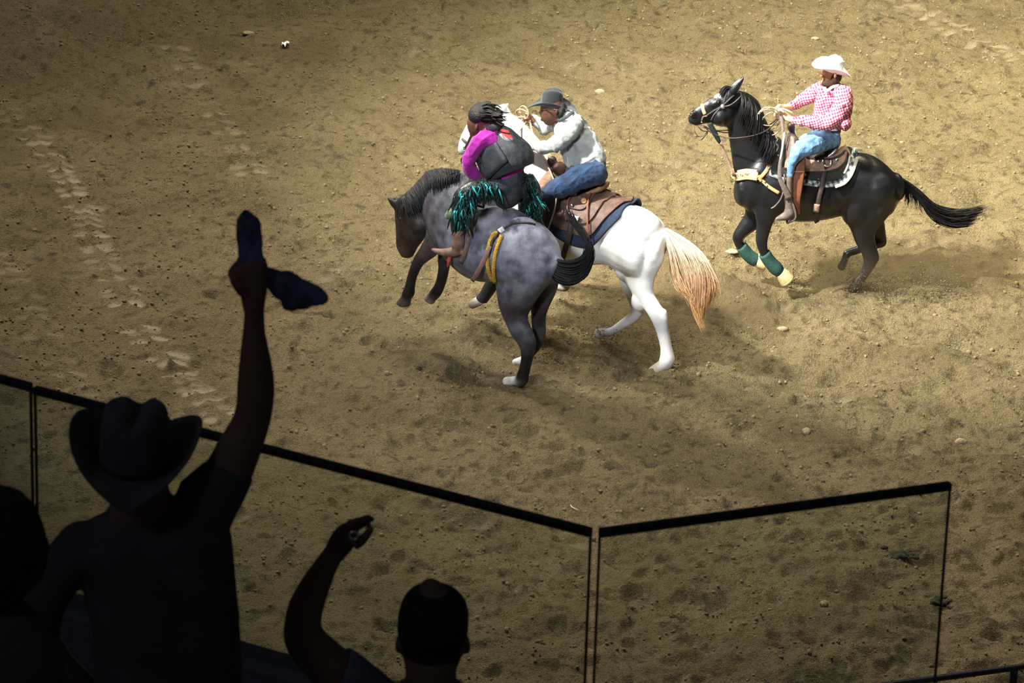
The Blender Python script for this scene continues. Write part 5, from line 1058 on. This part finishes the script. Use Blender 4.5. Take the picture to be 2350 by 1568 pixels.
# --- third spectator, half out of frame
h3 = sp_root(S3, -20, 'spectator with bushy dark hair cut off by the left edge')
bd = MB(); tube(bd, S3, [(-190, 1900, 150, 1900, 0, .6), (-200, 1640, 150, 1640, 0, .56), (-205, 1520, 140, 1510, 0, .5), (-150, 1440, 90, 1430, 0, .5), (-90, 1410, 45, 1405, 0, .7), (-85, 1380, 45, 1375, .02, .9), (-105, 1330, 65, 1325, .05, 1.1), (-110, 1270, 72, 1265, .06, 1.15), (-100, 1210, 62, 1205, .06, 1.1), (-70, 1165, 30, 1165, .06, 1.0)], n=20, col=SKS)
for x0 in (-100, 60): tube(bd, S3, [(x0, 1900, 80, 0), (x0, 2200, 70, 0), (x0, 2500, 52, 0), (x0, 2560, 48, 0)], col=SKS)
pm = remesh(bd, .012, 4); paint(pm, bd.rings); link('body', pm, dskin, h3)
hr = MB(); blob(hr, S3, -22, 1262, 132, 140, 0, .04, .14); hm3 = remesh(hr, .012, 2)
V = verts(hm3); dd = vnoise(V[:, 0]*1.0, V[:, 2]*1.0+V[:, 1], .03, 61)*.004; c0 = V.mean(0); V = V+(V-c0)/np.linalg.norm(V-c0, axis=1)[:, None]*dd[:, None]; hm3.vertices.foreach_set('co', V.ravel())
link('hair', hm3, mat('bushy_dark_hair', (.014, .012, .012), .85, bump=.7, bscale=60), h3)
sh = MB(); tube(sh, S3, [(-198, 1900, 158, 1900, 0, .62), (-210, 1640, 158, 1640, 0, .58), (-214, 1515, 148, 1505, 0, .54), (-160, 1432, 98, 1424, 0, .56)], n=20); link('shirt', remesh(sh, .012, 5), clothm('charcoal_shirt', (.05, .048, .05)), h3)

# --- glass railing on its curb
gls = bpy.data.materials.new('green_tinted_glass'); gls.use_nodes = True; N, L = gls.node_tree.nodes, gls.node_tree.links
for n in list(N): N.remove(n)
out = N.new('ShaderNodeOutputMaterial'); tr = N.new('ShaderNodeBsdfTransparent'); tr.inputs[0].default_value = (.90, .945, .905, 1)
go = N.new('ShaderNodeBsdfGlossy'); go.inputs['Roughness'].default_value = .03
df = N.new('ShaderNodeBsdfDiffuse'); df.inputs[0].default_value = (.35, .40, .45, 1)
fr = N.new('ShaderNodeFresnel'); fr.inputs[0].default_value = 1.45
m1 = N.new('ShaderNodeMixShader'); m2 = N.new('ShaderNodeMixShader'); tc = N.new('ShaderNodeTexCoord')
no = N.new('ShaderNodeTexNoise'); no.inputs['Scale'].default_value = 2.5; no.inputs['Detail'].default_value = 5; L.new(tc.outputs['Object'], no.inputs['Vector'])
mr = N.new('ShaderNodeMapRange'); mr.inputs[1].default_value = .55; mr.inputs[2].default_value = .85; mr.inputs[3].default_value = .0; mr.inputs[4].default_value = .06; L.new(no.outputs['Fac'], mr.inputs[0])
L.new(fr.outputs[0], m1.inputs[0]); L.new(tr.outputs[0], m1.inputs[1]); L.new(go.outputs[0], m1.inputs[2])
L.new(mr.outputs[0], m2.inputs[0]); L.new(m1.outputs[0], m2.inputs[1]); L.new(df.outputs[0], m2.inputs[2]); L.new(m2.outputs[0], out.inputs[0])
edge_g = mat('green_glass_edge', (.09, .10, .07), .3); edge_m = mat('dark_glass_edge', (.030, .022, .020), .3); rail_m = mat('black_rail', (.012, .012, .018), .45)
steel_blue = mat('blue_grey_painted_steel', (.10, .105, .15), .5, var=.2)
pts = {'a': (-260, 792), 'b': (71, 880), 'c': (79, 886), 'd': (1357, 1213), 'e': (1376, 1214), 'f': (2182, 1106)}
WP = {k: at_z(*v, ZR) for k, v in pts.items()}
cz = at_y(555, 1502, at_z(555, 1008, ZR).y).z
def pane(a, b, label):
    A, Bp = WP[a].copy(), WP[b].copy(); t = (Bp-A); t.z = 0; L_ = t.length; t.normalize(); nrm = Vector((-t.y, t.x, 0)); th = .006
    r = root('glass_panel', (A+Bp)/2-Vector((0, 0, ZR-cz)), label, 'glass panel', None)
    A.z = Bp.z = ZR-.012; bot = cz-.02
    vs = []
    for p in (A, Bp):
        for s in (-1, 1):
            for z in (bot, p.z): vs.append(Vector((p.x, p.y, z))+nrm*th*s)
    # indices: A-: 0,1  A+: 2,3  B-: 4,5  B+: 6,7
    me = mesh_from(vs, [(0, 4, 5, 1), (2, 3, 7, 6)]); link('pane', me, gls, r, False)
    for p, d, key in ((A, 1, a), (Bp, -1, b)):
        mb = MB(); box_between(mb, Vector((p.x, p.y, bot))+t*d*.0012, Vector((p.x, p.y, p.z))+t*d*.0012, .0014, .0062, up=nrm)
        link('pane_edge', mb.mesh(), edge_g if key == 'f' else edge_m, r, False)['label'] = 'dark polished glass edge'
    mb = MB(); P0 = Vector((A.x, A.y, ZR-.012)); P1 = Vector((Bp.x, Bp.y, ZR-.012)); box_between(mb, P0, P1, .0125, .0115); rl = link('top_rail', mb.mesh(), rail_m, r, False)
    bv = rl.modifiers.new('edge', 'BEVEL'); bv.width = .004; bv.segments = 2
    rl['label'] = 'black cap rail'
    return r
pane('a', 'b', 'leftmost glass railing panel, mostly cut off by the frame')
pane('c', 'd', 'wide glass railing panel sloping down behind the spectator in a hat')
pane('e', 'f', 'glass railing panel right of the corner gap, no spectators before it')
mb = MB()
def curb(a, b, ext0=0, ext1=0):
    A, Bp = WP[a], WP[b]; t = Bp-A; t.z = 0; t.normalize(); A = A-t*ext0; Bp = Bp+t*ext1
    h = (cz-DECKZ+.25)/2; box_between(mb, Vector((A.x, A.y, cz-h)), Vector((Bp.x, Bp.y, cz-h)), .07, h)
curb('a', 'd', 1.5, .02); curb('e', 'f', .0, .0)
cb = link('curb', mb.mesh(), steel_blue, None, False); tag(cb, 'blue-grey curb carrying the glass railing panels', 'curb'); cb['kind'] = 'structure'
bv = cb.modifiers.new('edge', 'BEVEL'); bv.width = .008; bv.segments = 2
# concrete standing deck behind the railing
poly = [Vector((WP['a'].x-1.4, WP['a'].y-.0, 0)), Vector((WP['d'].x, WP['d'].y, 0)), Vector((WP['f'].x, WP['f'].y, 0)), Vector((WP['f'].x, 7.2, 0)), Vector((WP['a'].x-1.4, 7.2, 0))]
n = len(poly); vs = [Vector((p.x, p.y, DECKZ)) for p in poly]+[Vector((p.x, p.y, DECKZ-.25)) for p in poly]
dk = link('deck_floor', mesh_from(vs, [tuple(range(n)), tuple(range(2*n-1, n-1, -1))]+[(i, i+n, (i+1) % n+n, (i+1) % n) for i in range(n)]), mat('deck_concrete', (.16, .16, .165), .9, var=.2, bump=.2), None, False)
tag(dk, 'concrete standing deck under the spectators', 'deck'); dk['kind'] = 'structure'
# --- pipe fence round the arena
fz = 1.65; fe = root('pipe_fence', at_z(2330, 1534, fz)-Vector((0, 0, fz)), 'dark steel pipe fence across the lower right corner', 'fence')
pipe = mat('dark_steel_pipe', (.075, .075, .095), .35, .6, var=.3)
p0 = at_z(2040, 1572, fz); p1 = at_z(2350, 1530, fz); d = p1-p0
mb = MB(); rod(mb, [p0-d*3.2, p0-d, p0, p1, p1+d*1.5], .026, n=14); link('rail', mb.mesh(), pipe, fe)
for zz in (1.15, .65):
    mb = MB(); rod(mb, [q-Vector((0, 0, fz-zz)) for q in (p0-d*3.2, p0, p1, p1+d*1.5)], .022, n=12); link('rail', mb.mesh(), pipe, fe)
pp = at_z(2327, 1533, fz)
for k in (-3, -2, -1, 0, 1):
    q = pp+d*1.25*k; mb = MB(); rod(mb, [q-Vector((0, 0, .01)), q-Vector((0, 0, .8)), Vector((q.x, q.y, -.1))], .032, n=12); link('post', mb.mesh(), pipe, fe)

# ================================================================== small things lying on the dirt
def on_ground(px, py):
    p = at_z(px, py); 
    for _ in range(3): p = at_z(px, py, ground_h(p.x, p.y))
    return p
c = on_ground(655, 102)
mb = MB(); rg = np.random.default_rng(9); n = 5; vs = []
for i in range(n):
    for j in range(n): vs.append(c+Vector(((i-2)*.022+rg.normal(0, .005), (j-2)*.03+rg.normal(0, .006), .012+.014*math.sin(i*2.1+j)+rg.normal(0, .006)+(.02 if i > 2 else 0))))
mb.add(vs, [(i*n+j, (i+1)*n+j, (i+1)*n+j+1, i*n+j+1) for i in range(n-1) for j in range(n-1)])
o = link('paper_scrap', mb.mesh(), mat('white_paper', (.85, .85, .88), .8, var=.05), None, False); o.modifiers.new('t', 'SOLIDIFY').thickness = .002
tag(o, 'crumpled white paper scrap lying on the upper arena dirt', 'litter')
mb = MB(); q = [on_ground(*p) for p in ((1309, 1162), (1313, 1167), (1318, 1170), (1327, 1174))]; rod(mb, [x+Vector((0, 0, .012)) for x in q], [.006, .006, .005, .003], n=6)
tag(link('twig', mb.mesh(), mat('bleached_twig', (.62, .52, .38), .8), None), 'bleached curved twig on the dirt above the railing corner', 'twig')
def clod(px, py, r, flat=.6, seed=0):
    c = on_ground(px, py); bm = bmesh.new(); bmesh.ops.create_icosphere(bm, subdivisions=2, radius=r); rg = np.random.default_rng(seed)
    ph = rg.uniform(0, 6, 3)
    for v in bm.verts:
        k = 1+.22*math.sin(v.co.x/r*2.3+ph[0])+.18*math.sin(v.co.y/r*3.1+ph[1])+.12*math.sin(v.co.z/r*4+ph[2])
        v.co = Vector((v.co.x*k*1.3, v.co.y*k, v.co.z*k*flat))+c+Vector((0, 0, r*flat*.35))
    me = bpy.data.meshes.new('clod'); bm.to_mesh(me); bm.free(); return me
def clump(px, py, r, seed):
    c = on_ground(px, py); rg = np.random.default_rng(seed); mb = MB()
    for _ in range(26):
        q = c+Vector((rg.normal(0, r*.6), rg.normal(0, r*.6), abs(rg.normal(0, r*.12)))); rr = r*rg.uniform(.14, .34)
        ph = rg.uniform(0, 6); C = [q+Vector((0, 0, rr*.6*math.cos(t))) for t in np.linspace(0, math.pi, 6)]
        w = [max(math.sin(t), .05)*rr for t in np.linspace(0, math.pi, 6)]
        tube_world(mb, [np.array(x) for x in C], [np.array((u*math.cos(ph), u*math.sin(ph), 0))*1.3 for u in w], [np.array((-u*math.sin(ph), u*math.cos(ph), 0)) for u in w], 7)
    return remesh(mb, max(r*.09, .004), 1)
pale = mat('pale_packed_dirt', (.34, .265, .16), .95, var=.35, scale=40, bump=.6); darkc = mat('dark_manure', (.035, .032, .018), .95, var=.4, scale=40, bump=.5)
for (x, y, r, f, m_, nm, lb) in ((1848, 994, .04, .8, pale, 'dirt_clod', 'pale pinkish dirt clod in a hoof print right of centre'), (1795, 757, .05, .4, pale, 'dirt_clod', 'pale flat dirt clod beside a hoof print behind the white horse'),
                             (2207, 1016, .045, .9, pale, 'dirt_clod', 'pale upright dirt clod on the right below the black horse'), (2160, 1385, .09, .45, darkc, 'manure', 'dark manure clump at the right edge of the glass'), (2060, 1275, .10, .35, darkc, 'manure', 'dark manure clump seen through the right glass panel'),
                             (1890, 1392, .035, .9, pale, 'dirt_clod', 'pale clod seen through the right glass panel'), (570, 78, .05, .6, pale, 'dirt_clod', 'pale clod on the upper left dirt near the paper'), (2040, 415, .05, .5, pale, 'dirt_clod', 'pale clod on the dirt above the black tail'), (1870, 90, .04, .5, pale, 'dirt_clod', 'pale clod on the dirt above the white hat'),
                             (960, 845, .035, .8, darkc, 'manure', 'small dark clump left of the white hind hooves'), (1375, 212, .055, .5, pale, 'dirt_clod', 'pale clod right of the black hat'), (1685, 578, .06, .35, pale, 'dirt_clod', 'pale flat clod before the green leg wraps')):
    tag(link(nm, clod(x, y, r, f, seed=int(x)) if m_ is pale else clump(x, y, r, int(x)), m_, None), lb, 'clod' if m_ is pale else 'manure')
# loose crumbs of soil all over the ridden ground
rg = np.random.default_rng(15); NC = 36000
ico = bmesh.new(); bmesh.ops.create_icosphere(ico, subdivisions=1, radius=1.0); iv = np.array([v.co for v in ico.verts]); it = np.array([[v.index for v in f.verts] for f in ico.faces]); ico.free()
cx = rg.uniform(-7.6, 7.6, NC); cy = rg.uniform(28.6, 51.0, NC); keep = vnoise(cx, cy, .7, 71)+.5*vnoise(cx, cy, .25, 72) > rg.uniform(-.9, .9, NC); cx, cy = cx[keep], cy[keep]; NC = len(cx)
rr = .006+.014*rg.random(NC)**2.5+.010*(rg.random(NC) > .985); ci = np.clip(((cx-GX0)/(GX1-GX0)*(NX-1)).astype(int), 0, NX-1); cj = np.clip(((cy-GY0)/(GY1-GY0)*(NY-1)).astype(int), 0, NY-1)
Vc = iv[None]*(rr[:, None, None]*rg.uniform(.6, 1.4, (NC, 1, 3)))*(1+.3*rg.normal(0, .5, (NC, len(iv), 1)))+np.stack([cx, cy, H[cj, ci]+rr*.3], -1)[:, None]
Fc = (it[None]+(np.arange(NC)*len(iv))[:, None, None]).reshape(-1, 3)
me = bpy.data.meshes.new('dirt_crumbs'); me.vertices.add(NC*len(iv)); me.vertices.foreach_set('co', Vc.ravel()); me.loops.add(Fc.size); me.loops.foreach_set('vertex_index', Fc.ravel().astype(np.int32))
me.polygons.add(len(Fc)); me.polygons.foreach_set('loop_start', np.arange(0, Fc.size, 3, dtype=np.int32)); me.update(calc_edges=True)
o = link('dirt_crumbs', me, mat('soil_crumb', (.19, .150, .082), .95, var=.45, scale=6), None, False); tag(o, 'loose crumbs of soil strewn over the arena dirt', 'dirt', kind='stuff')
# soil flung up by the hooves
def fling(px0, py0, n, spread, vel, seed, zmax):
    rg = np.random.default_rng(seed); c = at_z(px0, py0); out = []
    d = rg.normal(0, 1, (n, 3))*np.array(spread); t = rg.random(n)**1.6
    P = np.array(c)[None]+d*(.25+t[:, None])+np.array(vel)[None]*t[:, None]; P[:, 2] = np.abs(rg.normal(0, zmax, n))*(1-.3*t)+.02
    return P
PP = np.concatenate([fling(1500, 800, 900, (.35, .30, 0), (.3, -.1, 0), 1, .16), fling(1370, 790, 900, (.30, .30, 0), (.2, -.2, 0), 2, .15), fling(1950, 668, 700, (.20, .2, 0), (.9, -.1, 0), 3, .12), fling(2150, 670, 800, (.45, .25, 0), (.4, -.1, 0), 4, .14), fling(1800, 650, 350, (.2, .15, 0), (.25, 0, 0), 5, .08), fling(1240, 850, 350, (.25, .2, 0), (.25, 0, 0), 6, .10)])
NC = len(PP); rr = .003+.007*rg.random(NC)**3
Vc = iv[None]*(rr[:, None, None])*(1+.3*rg.normal(0, .5, (NC, len(iv), 1)))+PP[:, None]
Fc = (it[None]+(np.arange(NC)*len(iv))[:, None, None]).reshape(-1, 3)
me = bpy.data.meshes.new('flung_dirt'); me.vertices.add(NC*len(iv)); me.vertices.foreach_set('co', Vc.ravel()); me.loops.add(Fc.size); me.loops.foreach_set('vertex_index', Fc.ravel().astype(np.int32))
me.polygons.add(len(Fc)); me.polygons.foreach_set('loop_start', np.arange(0, Fc.size, 3, dtype=np.int32)); me.update(calc_edges=True)
o = link('flung_dirt', me, mat('flung_soil', (.13, .10, .058), .95, var=.4, scale=6), None, False); tag(o, 'spray of soil flung up behind the galloping hooves', 'dirt', kind='stuff')
# dust hanging low round the hooves
dust = bpy.data.materials.new('dust'); dust.use_nodes = True; N, L = dust.node_tree.nodes, dust.node_tree.links
for n in list(N): N.remove(n)
out = N.new('ShaderNodeOutputMaterial'); pv = N.new('ShaderNodeVolumePrincipled'); pv.inputs['Color'].default_value = (.34, .26, .14, 1); pv.inputs['Anisotropy'].default_value = .2
tc = N.new('ShaderNodeTexCoord'); gr_ = N.new('ShaderNodeTexGradient'); gr_.gradient_type = 'SPHERICAL'; mp = N.new('ShaderNodeMapping'); mp.inputs['Location'].default_value = (-1, -1, -1); mp.inputs['Scale'].default_value = (2, 2, 2)
L.new(tc.outputs['Generated'], mp.inputs['Vector']); L.new(mp.outputs[0], gr_.inputs[0])
no = N.new('ShaderNodeTexNoise'); no.inputs['Scale'].default_value = 3.2; no.inputs['Detail'].default_value = 4; no.inputs['Distortion'].default_value = .8; L.new(tc.outputs['Object'], no.inputs['Vector'])
mr = N.new('ShaderNodeMapRange'); mr.inputs[1].default_value = .38; mr.inputs[2].default_value = .72; L.new(no.outputs['Fac'], mr.inputs[0])
mu = N.new('ShaderNodeMath'); mu.operation = 'MULTIPLY'; L.new(gr_.outputs['Fac'], mu.inputs[0]); L.new(mr.outputs[0], mu.inputs[1])
mu2 = N.new('ShaderNodeMath'); mu2.operation = 'MULTIPLY'; mu2.inputs[1].default_value = 3.2; L.new(mu.outputs[0], mu2.inputs[0]); L.new(mu2.outputs[0], pv.inputs['Density']); L.new(pv.outputs[0], out.inputs['Volume'])
for (x, y, rx, ry, rz, lb) in ((1440, 800, 1.0, .8, .42, 'low brown dust round the hooves of the white horse'), (1660, 740, .8, .7, .40, 'brown dust drifting below the white horse tail'), (1960, 655, .8, .7, .38, 'brown dust round the hind hooves of the black horse'), (2170, 650, 1.0, .8, .38, 'brown dust trailing behind the black horse')):
    c = at_z(x, y); me = sphere_mesh((0, 0, 0), 1.0, 12, (rx, ry, rz)); o = link('dust_cloud', me, dust, None); o.location = c+Vector((0, 0, rz*.55)); tag(o, lb, 'dust', kind='stuff')
